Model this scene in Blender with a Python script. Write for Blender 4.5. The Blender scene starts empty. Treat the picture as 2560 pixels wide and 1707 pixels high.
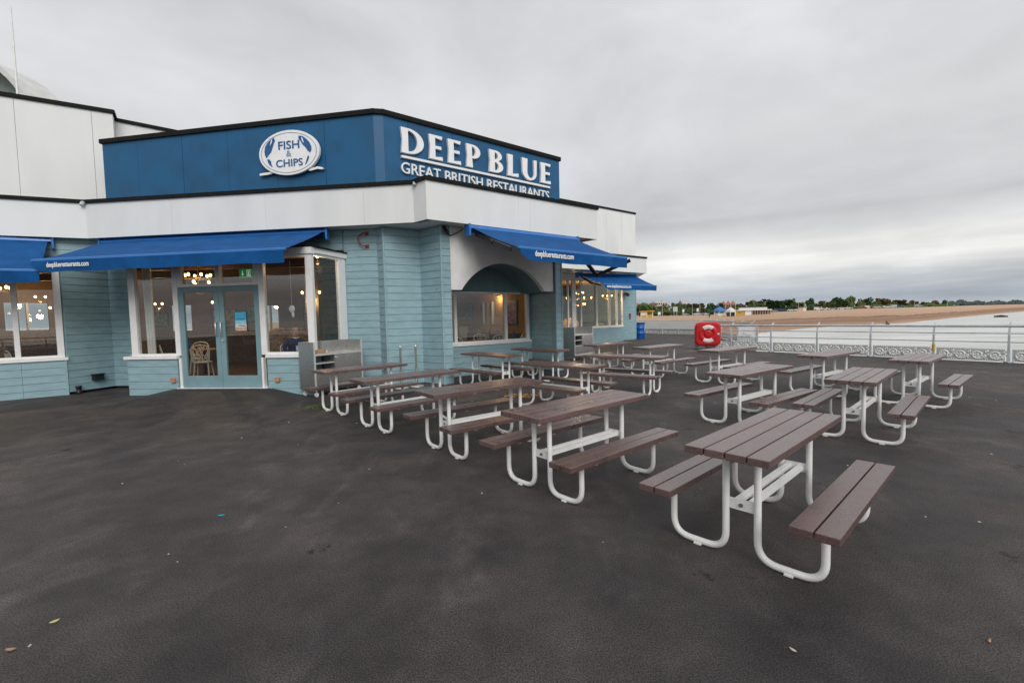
import bpy, bmesh, math, random
from mathutils import Vector, Matrix
S = bpy.context.scene
COL = S.collection
R = math.radians
random.seed(7)

# ---------------------------------------------------------------- camera
cam_d = bpy.data.cameras.new('camera'); cam = bpy.data.objects.new('camera', cam_d); COL.objects.link(cam)
cam_d.sensor_fit = 'HORIZONTAL'; cam_d.sensor_width = 36.0; cam_d.lens = 36.0 * 1156.56 / 2560.0
cam_d.clip_start = 0.05; cam_d.clip_end = 20000
_p, _r = R(3.143), R(-1.3526)
_fw = Vector((0, math.cos(_p), -math.sin(_p))); _up0 = Vector((0, math.sin(_p), math.cos(_p))); _rt0 = Vector((1, 0, 0))
_rt = math.cos(_r) * _rt0 + math.sin(_r) * _up0; _up = math.cos(_r) * _up0 - math.sin(_r) * _rt0
_m = Matrix((_rt, _up, -_fw)).transposed().to_4x4(); _m.translation = Vector((0, 0, 1.597))
cam.matrix_world = _m
S.camera = cam

# ---------------------------------------------------------------- world: overcast sky
SUN_EL, SUN_AZ = R(36), R(160)            # azimuth measured clockwise from +Y; the veiled sun is behind the camera
W = bpy.data.worlds.new('World'); S.world = W; W.use_nodes = True
nt = W.node_tree; nt.nodes.clear()
def wn(t, **k):
    n = nt.nodes.new(t)
    for a, b in k.items(): setattr(n, a, b)
    return n
L = nt.links.new
tc = wn('ShaderNodeTexCoord')
sep = wn('ShaderNodeSeparateXYZ'); L(tc.outputs['Generated'], sep.inputs[0])
def wmath(op, a, b=None, clamp=False):
    n = wn('ShaderNodeMath', operation=op, use_clamp=clamp)
    for i, v in enumerate((a, b)):
        if v is None: continue
        if isinstance(v, (int, float)): n.inputs[i].default_value = v
        else: L(v, n.inputs[i])
    return n.outputs[0]
zc = wmath('MAXIMUM', sep.outputs['Z'], 0.0)
# cloud base seen as a flat sheet overhead: direction projected on a plane
den = wmath('ADD', zc, 0.09)
px = wmath('DIVIDE', sep.outputs['X'], den); py = wmath('DIVIDE', sep.outputs['Y'], den)
cmb = wn('ShaderNodeCombineXYZ'); L(px, cmb.inputs[0]); L(py, cmb.inputs[1])
n1 = wn('ShaderNodeTexNoise', noise_dimensions='3D'); L(cmb.outputs[0], n1.inputs['Vector'])
n1.inputs['Scale'].default_value = 0.7; n1.inputs['Detail'].default_value = 5; n1.inputs['Roughness'].default_value = 0.50; n1.inputs['Distortion'].default_value = 0.4
# streaky layers near the horizon
mp = wn('ShaderNodeMapping'); L(tc.outputs['Generated'], mp.inputs[0]); mp.inputs['Scale'].default_value = (2.1, 2.1, 26.0); mp.inputs['Location'].default_value = (3.1, 1.7, 0.4)
n2 = wn('ShaderNodeTexNoise'); L(mp.outputs[0], n2.inputs['Vector']); n2.inputs['Scale'].default_value = 1.0; n2.inputs['Detail'].default_value = 5.0; n2.inputs['Roughness'].default_value = 0.55; n2.inputs['Distortion'].default_value = 0.5
# elevation wobble so that the layers are not level lines
wob = wmath('MULTIPLY', wmath('SUBTRACT', n2.outputs['Fac'], 0.5), 0.034)
zw = wmath('ADD', zc, wob)
ramp = wn('ShaderNodeValToRGB'); L(zw, ramp.inputs[0])
e = ramp.color_ramp.elements
stops = [(0.0, (.44, .48, .53)), (0.020, (.35, .39, .445)), (0.045, (.42, .445, .48)), (0.064, (.58, .585, .595)), (0.086, (.80, .797, .785)), (0.116, (.74, .737, .725)),
         (0.142, (.60, .60, .605)), (0.168, (.50, .50, .51)), (0.215, (.55, .55, .56)), (0.32, (.62, .62, .63)), (0.6, (.60, .605, .625)), (1.0, (.64, .645, .665))]
e[0].position, e[0].color = stops[0][0], (*stops[0][1], 1); e[1].position, e[1].color = stops[-1][0], (*stops[-1][1], 1)
for p_, c_ in stops[1:-1]:
    q = e.new(p_); q.color = (*c_, 1)
mod = wn('ShaderNodeMapRange'); L(n1.outputs['Fac'], mod.inputs[0])
mod.inputs[1].default_value = 0.30; mod.inputs[2].default_value = 0.70; mod.inputs[3].default_value = 0.90; mod.inputs[4].default_value = 1.09
mod2 = wn('ShaderNodeMapRange'); L(n2.outputs['Fac'], mod2.inputs[0]); mod2.inputs[1].default_value = 0.32; mod2.inputs[2].default_value = 0.68; mod2.inputs[3].default_value = 0.88; mod2.inputs[4].default_value = 1.12
lowz = wn('ShaderNodeMapRange'); L(zc, lowz.inputs[0]); lowz.inputs[1].default_value = 0.11; lowz.inputs[2].default_value = 0.24; lowz.inputs[3].default_value = 1.0; lowz.inputs[4].default_value = 0.0
streak = wmath('ADD', 1.0, wmath('MULTIPLY', wmath('SUBTRACT', mod2.outputs[0], 1.0), lowz.outputs[0]))
mp3 = wn('ShaderNodeMapping'); L(tc.outputs['Generated'], mp3.inputs[0]); mp3.inputs['Scale'].default_value = (2.6, 2.6, 5.2)
n3 = wn('ShaderNodeTexNoise'); L(mp3.outputs[0], n3.inputs['Vector']); n3.inputs['Scale'].default_value = 1.25; n3.inputs['Detail'].default_value = 5; n3.inputs['Roughness'].default_value = 0.52; n3.inputs['Distortion'].default_value = 0.3
mod3 = wn('ShaderNodeMapRange'); L(n3.outputs['Fac'], mod3.inputs[0]); mod3.inputs[1].default_value = 0.3; mod3.inputs[2].default_value = 0.7; mod3.inputs[3].default_value = 0.88; mod3.inputs[4].default_value = 1.10
cl = wn('ShaderNodeMixRGB', blend_type='MULTIPLY'); cl.inputs[0].default_value = 1.0; L(ramp.outputs[0], cl.inputs[1]); L(wmath('MULTIPLY', wmath('MULTIPLY', mod.outputs[0], streak), mod3.outputs[0]), cl.inputs[2])
sky = wn('ShaderNodeTexSky', sky_type='NISHITA'); sky.sun_disc = False; sky.sun_elevation = SUN_EL; sky.sun_rotation = SUN_AZ
bg1 = wn('ShaderNodeBackground'); L(sky.outputs[0], bg1.inputs[0]); bg1.inputs[1].default_value = 0.06
bg2 = wn('ShaderNodeBackground'); L(cl.outputs[0], bg2.inputs[0]); bg2.inputs[1].default_value = .98
mx = wn('ShaderNodeMixShader'); mx.inputs[0].default_value = 0.94; L(bg1.outputs[0], mx.inputs[1]); L(bg2.outputs[0], mx.inputs[2])
wo = wn('ShaderNodeOutputWorld'); L(mx.outputs[0], wo.inputs[0])

# ---------------------------------------------------------------- sun behind the cloud
sl = bpy.data.lights.new('sun', 'SUN'); sl.energy = 1.5; sl.angle = R(36); sl.color = (1.0, 0.965, 0.92)
sun = bpy.data.objects.new('sun', sl); COL.objects.link(sun)
sd = Vector((math.sin(SUN_AZ) * math.cos(SUN_EL), math.cos(SUN_AZ) * math.cos(SUN_EL), math.sin(SUN_EL)))
sun.rotation_euler = sd.to_track_quat('Z', 'Y').to_euler(); sun.location = (0, -20, 40)

S.view_settings.view_transform = 'Standard'; S.view_settings.look = 'None'; S.view_settings.exposure = 0.30; S.view_settings.gamma = 1.0
S.view_settings.use_curve_mapping = False
S.render.engine = 'CYCLES'
try:
    S.cycles.use_denoising = True; S.cycles.denoising_prefilter = 'NONE'; S.cycles.max_bounces = 7; S.cycles.transparent_max_bounces = 12; S.cycles.caustics_reflective = False; S.cycles.caustics_refractive = False
    S.cycles.sample_clamp_indirect = 4.0
except Exception: pass

# ---------------------------------------------------------------- materials
def new_mat(name):
    m = bpy.data.materials.new(name); m.use_nodes = True
    n = m.node_tree.nodes; b = n['Principled BSDF']
    return m, m.node_tree, b
def mat(name, col, rough=0.6, metal=0.0, spec=0.5, var=0.08, vscale=6.0, bump=0.0, bscale=60.0, stretch=None, col2=None, rvar=0.0, coat=0.0):
    m, t, b = new_mat(name); n = t.nodes; l = t.links.new
    b.inputs['Roughness'].default_value = rough; b.inputs['Metallic'].default_value = metal
    b.inputs['Specular IOR Level'].default_value = spec
    if coat: b.inputs['Coat Weight'].default_value = coat; b.inputs['Coat Roughness'].default_value = 0.15
    g = n.new('ShaderNodeNewGeometry'); mp = n.new('ShaderNodeMapping'); l(g.outputs['Position'], mp.inputs[0])
    if stretch: mp.inputs['Scale'].default_value = stretch
    nz = n.new('ShaderNodeTexNoise'); l(mp.outputs[0], nz.inputs['Vector']); nz.inputs['Scale'].default_value = vscale; nz.inputs['Detail'].default_value = 5
    c2 = col2 or tuple(max(0, c * (1 - 2.2 * var)) for c in col); c1 = tuple(min(1, c * (1 + var)) for c in col)
    cr = n.new('ShaderNodeValToRGB'); cr.color_ramp.elements[0].position = .28; cr.color_ramp.elements[1].position = .62
    cr.color_ramp.elements[0].color = (*c2, 1); cr.color_ramp.elements[1].color = (*c1, 1)
    l(nz.outputs['Fac'], cr.inputs[0]); l(cr.outputs[0], b.inputs['Base Color'])
    if rvar:
        mr = n.new('ShaderNodeMapRange'); l(nz.outputs['Fac'], mr.inputs[0]); mr.inputs[1].default_value = .3; mr.inputs[2].default_value = .7
        mr.inputs[3].default_value = rough - rvar; mr.inputs[4].default_value = rough + rvar; l(mr.outputs[0], b.inputs['Roughness'])
    if bump:
        nb = n.new('ShaderNodeTexNoise'); l(mp.outputs[0], nb.inputs['Vector']); nb.inputs['Scale'].default_value = bscale; nb.inputs['Detail'].default_value = 3
        bp = n.new('ShaderNodeBump'); bp.inputs['Strength'].default_value = bump; bp.inputs['Distance'].default_value = 0.01
        l(nb.outputs['Fac'], bp.inputs['Height']); l(bp.outputs[0], b.inputs['Normal'])
    return m
def emit_mat(name, col, s):
    m, t, b = new_mat(name); b.inputs['Base Color'].default_value = (*col, 1); b.inputs['Emission Color'].default_value = (*col, 1); b.inputs['Emission Strength'].default_value = s
    return m
def glass_mat(name, tint=(.88, .90, .89), boost=.80, add=0.065):
    m, t, b = new_mat(name); n = t.nodes; l = t.links.new; n.remove(b)
    tr = n.new('ShaderNodeBsdfTransparent'); tr.inputs[0].default_value = (*tint, 1)
    gl = n.new('ShaderNodeBsdfGlossy'); gl.inputs['Roughness'].default_value = 0.01; gl.inputs[0].default_value = (.95, .96, .97, 1)
    g = n.new('ShaderNodeNewGeometry'); dt_ = n.new('ShaderNodeVectorMath'); dt_.operation = 'DOT_PRODUCT'; l(g.outputs['Incoming'], dt_.inputs[0]); l(g.outputs['Normal'], dt_.inputs[1])
    def mth(op, a, b_=None):
        q = n.new('ShaderNodeMath'); q.operation = op; q.use_clamp = (op == 'MULTIPLY_ADD')
        for i, v in enumerate((a, b_) if op != 'MULTIPLY_ADD' else (a, boost, add)):
            if v is None: continue
            if isinstance(v, (int, float)): q.inputs[i].default_value = v
            else: l(v, q.inputs[i])
        return q.outputs[0]
    ma_ = mth('MULTIPLY_ADD', mth('POWER', mth('SUBTRACT', 1.0, mth('ABSOLUTE', dt_.outputs['Value'])), 5.0))
    mx = n.new('ShaderNodeMixShader'); l(ma_, mx.inputs[0]); l(tr.outputs[0], mx.inputs[1]); l(gl.outputs[0], mx.inputs[2])
    l(mx.outputs[0], n['Material Output'].inputs[0])
    return m

M = {}
M['teal'] = mat('teal_paint', (.265, .41, .455), .55, var=.06, vscale=3.5, bump=.04, bscale=40, stretch=(1, 1, 3), rvar=.08)
M['teal_door'] = mat('teal_door_paint', (.19, .315, .35), .45, var=.05, vscale=4)
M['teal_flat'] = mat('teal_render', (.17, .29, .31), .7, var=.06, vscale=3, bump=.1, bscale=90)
M['white'] = mat('white_panel', (.735, .75, .74), .5, var=.028, vscale=1.6, stretch=(1, 1, .25), rvar=.05)
M['white_frame'] = mat('white_frame_paint', (.84, .84, .83), .4, var=.03, vscale=6)
M['render'] = mat('white_render', (.78, .78, .76), .8, var=.05, vscale=2.5, bump=.25, bscale=180)
M['soffit'] = mat('soffit_board', (.72, .73, .71), .6, var=.05, vscale=2)
M['black'] = mat('black_coping', (.008, .009, .008), .75, spec=.2, var=.15, vscale=8)
M['blue'] = mat('blue_panel', (.002, .088, .21), .5, var=.10, vscale=1.6, bump=.05, bscale=30, rvar=.06)
M['awning'] = mat('awning_fabric', (.002, .075, .25), .85, spec=.25, var=.11, vscale=3, stretch=(1, 1, 1), bump=.1, bscale=150)
M['awn_metal'] = mat('awning_rail_blue', (.03, .17, .50), .3, spec=.6, var=.03)
M['dark'] = mat('dark_metal', (.012, .013, .016), .45, var=.1)
M['letter'] = mat('sign_white', (.86, .86, .86), .35, var=.02)
M['logo_blue'] = mat('logo_blue', (.01, .10, .28), .4, var=.04)
M['glass'] = glass_mat('window_glass')
M['tube'] = mat('white_powder_coat', (.83, .83, .82), .34, var=.035, vscale=9, col2=(.76, .76, .735))
M['bolt'] = mat('bolt_steel', (.30, .30, .29), .4, metal=.8, var=.1)
M['steel'] = mat('brushed_steel', (.50, .50, .49), .27, metal=.85, var=.02, vscale=3, stretch=(1, 1, .4), rvar=.03)
M['steel_lip'] = mat('steel_lip', (.62, .62, .60), .35, metal=.35, var=.06)
M['chrome'] = mat('polished_steel', (.66, .65, .62), .3, metal=.6, var=.05)
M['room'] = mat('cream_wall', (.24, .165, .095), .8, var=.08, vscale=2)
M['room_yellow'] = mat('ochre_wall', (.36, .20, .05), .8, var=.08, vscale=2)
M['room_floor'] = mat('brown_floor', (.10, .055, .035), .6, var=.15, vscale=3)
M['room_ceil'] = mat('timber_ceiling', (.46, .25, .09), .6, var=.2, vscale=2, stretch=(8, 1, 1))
M['wood'] = mat('dark_wood', (.07, .04, .025), .5, var=.2, vscale=8, stretch=(1, 8, 1))
M['floral'] = mat('floral_cloth', (.34, .24, .16), .9, var=.3, vscale=14, col2=(.10, .06, .05))
M['chairwhite'] = mat('white_cast_metal', (.78, .77, .74), .4, var=.03)
M['bulb'] = emit_mat('bulb_glow', (1.0, .56, .18), 9)
M['brass'] = mat('brass', (.35, .22, .08), .35, metal=.8, var=.1)
M['skin'] = mat('skin', (.55, .33, .25), .55, var=.06, vscale=20)
M['navy'] = mat('navy_cloth', (.012, .022, .10), .85, var=.15, vscale=14)
M['trouser'] = mat('dark_cloth', (.03, .03, .035), .9, var=.15)
M['red'] = mat('red_moulded_plastic', (.52, .008, .012), .32, var=.06, vscale=5, bump=.03, bscale=25)
M['palegrey'] = mat('pale_grey_band', (.70, .66, .66), .5, var=.05, vscale=20)
M['bin'] = mat('blue_bin_plastic', (.004, .10, .42), .4, var=.12, vscale=4)
M['rail'] = mat('galvanised_grey_paint', (.50, .52, .54), .42, var=.08, vscale=7, rvar=.08)
M['rail_panel'] = mat('grey_panel', (.55, .565, .57), .6, var=.12, vscale=12)
M['scroll'] = mat('white_scroll_paint', (.86, .86, .84), .55, var=.12, vscale=30)
M['yellow'] = mat('yellow_paint', (.52, .35, .06), .5, var=.08)
M['orange'] = mat('terracotta_box', (.52, .24, .11), .6, var=.08)
M['redpipe'] = mat('dull_red_metal', (.26, .05, .04), .5, var=.1)
M['card'] = mat('cardboard', (.42, .23, .10), .8, var=.1)
M['shelf_dark'] = mat('shelf_inner', (.02, .02, .02), .7, var=.1)
M['paper_blue'] = mat('pale_blue_paper', (.42, .54, .72), .6, var=.03)
M['green_sign'] = emit_mat('exit_sign_green', (.008, .20, .07), .45)
M['sign_pict'] = emit_mat('exit_sign_white', (.7, .8, .72), .4)

def plank_material():
    m, t, b = new_mat('plum_recycled_plank'); n = t.nodes; l = t.links.new
    g = n.new('ShaderNodeNewGeometry')
    a = n.new('ShaderNodeTexNoise'); l(g.outputs['Position'], a.inputs['Vector']); a.inputs['Scale'].default_value = 170; a.inputs['Detail'].default_value = 4; a.inputs['Roughness'].default_value = .7
    c = n.new('ShaderNodeTexNoise'); l(g.outputs['Position'], c.inputs['Vector']); c.inputs['Scale'].default_value = 5; c.inputs['Detail'].default_value = 4
    cr = n.new('ShaderNodeValToRGB'); q = cr.color_ramp.elements
    q[0].position = .30; q[0].color = (.052, .026, .022, 1); q[1].position = .72; q[1].color = (.26, .172, .155, 1)
    q.new(.5).color = (.122, .068, .060, 1)
    l(a.outputs['Fac'], cr.inputs[0])
    mr = n.new('ShaderNodeMapRange'); l(c.outputs['Fac'], mr.inputs[0]); mr.inputs[1].default_value = .25; mr.inputs[2].default_value = .75; mr.inputs[3].default_value = .80; mr.inputs[4].default_value = 1.22
    oi = n.new('ShaderNodeObjectInfo'); mo = n.new('ShaderNodeMapRange'); l(oi.outputs['Random'], mo.inputs[0]); mo.inputs[3].default_value = .86; mo.inputs[4].default_value = 1.12
    mm = n.new('ShaderNodeMath'); mm.operation = 'MULTIPLY'; l(mr.outputs[0], mm.inputs[0]); l(mo.outputs[0], mm.inputs[1])
    mx = n.new('ShaderNodeMixRGB'); mx.blend_type = 'MULTIPLY'; mx.inputs[0].default_value = 1; l(cr.outputs[0], mx.inputs[1]); l(mm.outputs[0], mx.inputs[2]); l(mx.outputs[0], b.inputs['Base Color'])
    r2 = n.new('ShaderNodeMapRange'); l(c.outputs['Fac'], r2.inputs[0]); r2.inputs[1].default_value = .3; r2.inputs[2].default_value = .7; r2.inputs[3].default_value = .24; r2.inputs[4].default_value = .40
    l(r2.outputs[0], b.inputs['Roughness']); b.inputs['Specular IOR Level'].default_value = 1.0; b.inputs['Coat Weight'].default_value = .30; b.inputs['Coat Roughness'].default_value = .3
    bp = n.new('ShaderNodeBump'); bp.inputs['Strength'].default_value = .35; bp.inputs['Distance'].default_value = .004; l(a.outputs['Fac'], bp.inputs['Height']); l(bp.outputs[0], b.inputs['Normal'])
    return m
M['plank'] = plank_material()

def asphalt_material():
    m, t, b = new_mat('worn_asphalt'); n = t.nodes; l = t.links.new
    g = n.new('ShaderNodeNewGeometry'); P = g.outputs['Position']
    def noise(scale, detail=4, rough=.6, stretch=None, rot=0, dist=0):
        v = P
        if stretch or rot:
            mp = n.new('ShaderNodeMapping'); l(P, mp.inputs[0]); mp.inputs['Rotation'].default_value = (0, 0, rot)
            if stretch: mp.inputs['Scale'].default_value = stretch
            v = mp.outputs[0]
        z = n.new('ShaderNodeTexNoise'); l(v, z.inputs['Vector']); z.inputs['Scale'].default_value = scale; z.inputs['Detail'].default_value = detail; z.inputs['Roughness'].default_value = rough; z.inputs['Distortion'].default_value = dist
        return z.outputs['Fac']
    def mr(x, a, b_, c, d):
        q = n.new('ShaderNodeMapRange'); l(x, q.inputs[0]); q.inputs[1].default_value = a; q.inputs[2].default_value = b_; q.inputs[3].default_value = c; q.inputs[4].default_value = d
        return q.outputs[0]
    def mul(x, y, op='MULTIPLY'):
        q = n.new('ShaderNodeMath'); q.operation = op
        for i, v in enumerate((x, y)):
            if isinstance(v, (int, float)): q.inputs[i].default_value = v
            else: l(v, q.inputs[i])
        return q.outputs[0]
    speck = noise(120, 2, .8)
    grit = noise(300, 2, .9)
    patch = noise(.75, 6, .62, dist=.3)
    broad = noise(.17, 3, .5)
    mottle = noise(2.6, 6, .68)
    scuff = noise(1.5, 7, .66, stretch=(1, .6, 1), rot=.75, dist=.35)
    tar = noise(1.15, 7, .74)
    line = noise(4.0, 3, .5, stretch=(1, .05, 1), rot=1.05)
    f = mul(mr(speck, .36, .64, .28, 1.95), mr(grit, .36, .64, .30, 2.0))
    f = mul(f, mr(patch, .30, .70, .64, 1.48))
    f = mul(f, mr(broad, .35, .65, .76, 1.26))
    f = mul(f, mr(mottle, .30, .70, .74, 1.28))
    f = mul(f, mr(scuff, .54, .80, 1.0, 2.1))
    f = mul(f, mr(tar, .635, .665, 1.0, .36))
    f = mul(f, mr(line, .74, .82, 1.0, 1.35))
    # pale chippings showing through the binder
    vo = n.new('ShaderNodeTexVoronoi'); l(P, vo.inputs['Vector']); vo.inputs['Scale'].default_value = 75
    gp = mul(mr(vo.outputs['Distance'], .05, .22, 1.0, 0.0), mr(noise(9, 3, .7), .50, .66, 0, 1.0))
    f = mul(f, mul(1.0, mul(gp, 2.2), 'ADD'))
    cc = n.new('ShaderNodeMixRGB'); cc.blend_type = 'MULTIPLY'; cc.inputs[0].default_value = 1
    tn = n.new('ShaderNodeMixRGB'); l(mr(patch, .4, .62, 0, 1), tn.inputs[0]); tn.inputs[1].default_value = (.034, .0308, .0306, 1); tn.inputs[2].default_value = (.042, .0362, .0335, 1)
    l(tn.outputs[0], cc.inputs[1]); l(f, cc.inputs[2]); l(cc.outputs[0], b.inputs['Base Color'])
    l(mr(patch, .3, .7, .58, .82), b.inputs['Roughness']); b.inputs['Specular IOR Level'].default_value = .32
    bp = n.new('ShaderNodeBump'); bp.inputs['Strength'].default_value = .35; bp.inputs['Distance'].default_value = .003
    l(mul(speck, mul(grit, .7), 'ADD'), bp.inputs['Height']); l(bp.outputs[0], b.inputs['Normal'])
    return m
M['asphalt'] = asphalt_material()
# ---------------------------------------------------------------- helpers
def tag(o, label=None, cat=None, group=None, kind=None):
    for k, v in (('label', label), ('category', cat), ('group', group), ('kind', kind)):
        if v: o[k] = v
    return o
def wloc(o):
    v = Vector((0, 0, 0))
    while o is not None: v = v + o.location; o = o.parent
    return v
def empty(name, loc, label=None, cat=None, group=None, rz=0.0):
    o = bpy.data.objects.new(name, None); COL.objects.link(o); o.location = loc; o.rotation_euler = (0, 0, rz); o.empty_display_size = .2
    return tag(o, label, cat, group)
class MB:
    """collects shapes (world or local coordinates) and links them as one mesh object"""
    def __init__(s): s.v = []; s.f = []; s.mi = []; s.sm = []
    def add(s, vs, fs, mi=0, smooth=False):
        b = len(s.v); s.v += [tuple(v) for v in vs]
        for f in fs: s.f.append(tuple(b + i for i in f)); s.mi.append(mi); s.sm.append(smooth)
        return s
    def hexa(s, p, mi=0):      # 8 points: bottom 4 then top 4
        return s.add(p, [(0, 3, 2, 1), (4, 5, 6, 7), (0, 1, 5, 4), (1, 2, 6, 5), (2, 3, 7, 6), (3, 0, 4, 7)], mi)
    def box(s, lo, hi, mi=0):
        (x0, y0, z0), (x1, y1, z1) = lo, hi
        return s.hexa([(x0, y0, z0), (x1, y0, z0), (x1, y1, z0), (x0, y1, z0), (x0, y0, z1), (x1, y0, z1), (x1, y1, z1), (x0, y1, z1)], mi)
    def fbox(s, F, s0, s1, o0, o1, z0, z1, mi=0):   # box in a wall frame (o grows outwards)
        P = F.P
        return s.hexa([P(s0, o1, z0), P(s1, o1, z0), P(s1, o0, z0), P(s0, o0, z0), P(s0, o1, z1), P(s1, o1, z1), P(s1, o0, z1), P(s0, o0, z1)], mi)
    def bar(s, a, b, w, h, mi=0, up=(0, 0, 1)):     # rectangular bar from a to b
        a, b = Vector(a), Vector(b); d = (b - a).normalized(); u = Vector(up)
        x = d.cross(u)
        if x.length < 1e-4: x = d.cross(Vector((1, 0, 0)))
        x.normalize(); y = x.cross(d).normalized(); x *= w / 2; y *= h / 2
        return s.hexa([a - x - y, a + x - y, b + x - y, b - x - y, a - x + y, a + x + y, b + x + y, b - x + y], mi)
    def tube(s, pts, r, n=8, mi=0, closed=False, caps=True, smooth=True):
        pts = [Vector(p) for p in pts]; m = len(pts); rs = r if isinstance(r, (list, tuple)) else [r] * m
        rings = []; prev = None
        for i in range(m):
            if closed: t = pts[(i + 1) % m] - pts[i - 1]
            else: t = pts[min(i + 1, m - 1)] - pts[max(i - 1, 0)]
            t.normalize()
            if prev is None:
                x = t.orthogonal().normalized()
            else:
                x = prev - t * prev.dot(t)
                x = x.normalized() if x.length > 1e-6 else t.orthogonal().normalized()
            prev = x; y = t.cross(x)
            rings.append([pts[i] + (x * math.cos(2 * math.pi * k / n) + y * math.sin(2 * math.pi * k / n)) * rs[i] for k in range(n)])
        vs = [v for q in rings for v in q]; fs = []
        for i in range(m if closed else m - 1):
            j = (i + 1) % m
            for k in range(n): fs.append((i * n + k, i * n + (k + 1) % n, j * n + (k + 1) % n, j * n + k))
        s.add(vs, fs, mi, smooth)
        if caps and not closed:
            s.add(rings[0], [tuple(reversed(range(n)))], mi); s.add(rings[-1], [tuple(range(n))], mi)
        return s
    def lathe(s, c, prof, n=14, mi=0, smooth=True):   # prof: list of (r, z) about a vertical axis at c
        vs = []; fs = []
        for r, z in prof:
            for k in range(n): vs.append((c[0] + r * math.cos(2 * math.pi * k / n), c[1] + r * math.sin(2 * math.pi * k / n), c[2] + z))
        for i in range(len(prof) - 1):
            for k in range(n): fs.append((i * n + k, i * n + (k + 1) % n, (i + 1) * n + (k + 1) % n, (i + 1) * n + k))
        fs.append(tuple(reversed(range(n)))); fs.append(tuple((len(prof) - 1) * n + k for k in range(n)))
        return s.add(vs, fs, mi, smooth)
    def ball(s, c, r, n=10, m=6, mi=0, sc=(1, 1, 1)):
        vs = []; fs = []
        for i in range(m + 1):
            a = math.pi * i / m
            for k in range(n): vs.append((c[0] + sc[0] * r * math.sin(a) * math.cos(2 * math.pi * k / n), c[1] + sc[1] * r * math.sin(a) * math.sin(2 * math.pi * k / n), c[2] + sc[2] * r * math.cos(a)))
        for i in range(m):
            for k in range(n): fs.append((i * n + k, (i + 1) * n + k, (i + 1) * n + (k + 1) % n, i * n + (k + 1) % n))
        return s.add(vs, fs, mi, True)
    def prism(s, poly, z0, z1, mi=0):    # vertical prism from a ground polygon
        n = len(poly); vs = [(p[0], p[1], z0) for p in poly] + [(p[0], p[1], z1) for p in poly]
        fs = [tuple(reversed(range(n))), tuple(range(n, 2 * n))] + [(i, (i + 1) % n, n + (i + 1) % n, n + i) for i in range(n)]
        return s.add(vs, fs, mi)
    def mesh(s, name, mats, off=(0, 0, 0), bevel=0.0):
        me = bpy.data.meshes.new(name); o = Vector(off)
        me.from_pydata([(v[0] - o.x, v[1] - o.y, v[2] - o.z) for v in s.v], [], s.f)
        for m in mats: me.materials.append(m)
        for i, p in enumerate(me.polygons): p.material_index = s.mi[i]; p.use_smooth = s.sm[i]
        bm = bmesh.new(); bm.from_mesh(me)
        if bevel:
            ed = [e for e in bm.edges if len(e.link_faces) == 2 and e.calc_face_angle(0) > .6]
            bmesh.ops.bevel(bm, geom=ed, offset=bevel, segments=2, affect='EDGES', profile=.5, clamp_overlap=True)
        bmesh.ops.recalc_face_normals(bm, faces=bm.faces); bm.to_mesh(me); bm.free(); me.update()
        return me
    def build(s, name, mats, parent=None, bevel=0.0, loc=None):
        """loc: own origin (top-level mesh things); children take the parent's location as their origin"""
        if not isinstance(mats, (list, tuple)): mats = [mats]
        off = wloc(parent) if parent is not None else (loc or (0, 0, 0))
        ob = bpy.data.objects.new(name, s.mesh(name, mats, off, bevel)); COL.objects.link(ob)
        if parent is not None: ob.parent = parent
        else: ob.location = off
        return ob
class Fr:
    """vertical wall frame: s along the wall, o outwards, z up"""
    def __init__(s, o, ang):
        a = R(ang); s.o = Vector((o[0], o[1], 0)); s.d = Vector((math.cos(a), math.sin(a), 0)); s.n = Vector((math.sin(a), -math.cos(a), 0)); s.ang = ang
    def P(s, x, o, z): return s.o + s.d * x + s.n * o + Vector((0, 0, z))
    @staticmethod
    def two(a, b):
        return Fr(a, math.degrees(math.atan2(b[1] - a[1], b[0] - a[0]))), math.hypot(b[0] - a[0], b[1] - a[1])
def link_copy(o, parent=None):
    c = o.copy(); COL.objects.link(c)
    if parent is not None: c.parent = parent
    return c
def copy_tree(o, parent=None):
    c = link_copy(o, parent)
    for ch in list(o.children): copy_tree(ch, c)
    return c
def curve_mesh(splines, extrude, bevel=0.0):
    """filled flat shape (poly splines, holes allowed) in x/y extruded along z; returns verts, faces"""
    cu = bpy.data.curves.new('glyph', 'CURVE'); cu.dimensions = '2D'; cu.fill_mode = 'BOTH'; cu.extrude = extrude; cu.bevel_depth = bevel; cu.bevel_resolution = 0
    for sp in splines:
        q = cu.splines.new('POLY'); q.points.add(len(sp) - 1); q.use_cyclic_u = True
        for i, (x, y) in enumerate(sp): q.points[i].co = (x, y, 0, 1)
    return _eval(cu)
def text_mesh(body, extrude, bold=0.0, size=1.0):
    cu = bpy.data.curves.new('glyph', 'FONT'); cu.body = body; cu.size = size; cu.extrude = extrude; cu.offset = bold
    cu.resolution_u = 4
    return _eval(cu)
def _eval(cu):
    ob = bpy.data.objects.new('glyph', cu); COL.objects.link(ob)
    dg = bpy.context.evaluated_depsgraph_get(); dg.update()
    ev = ob.evaluated_get(dg); me = ev.to_mesh()
    vs = [tuple(v.co) for v in me.vertices]; fs = [tuple(p.vertices) for p in me.polygons]
    ev.to_mesh_clear(); bpy.data.objects.remove(ob); bpy.data.curves.remove(cu)
    return vs, fs
def put2d(mb, vf, F, s0, z0, sx, sz, o, mi=0):
    vs, fs = vf
    return mb.add([F.P(s0 + v[0] * sx, o + v[2], z0 + v[1] * sz) for v in vs], fs, mi)
def ext(vs):
    xs = [v[0] for v in vs]; ys = [v[1] for v in vs]
    return min(xs), max(xs), min(ys), max(ys)
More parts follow.
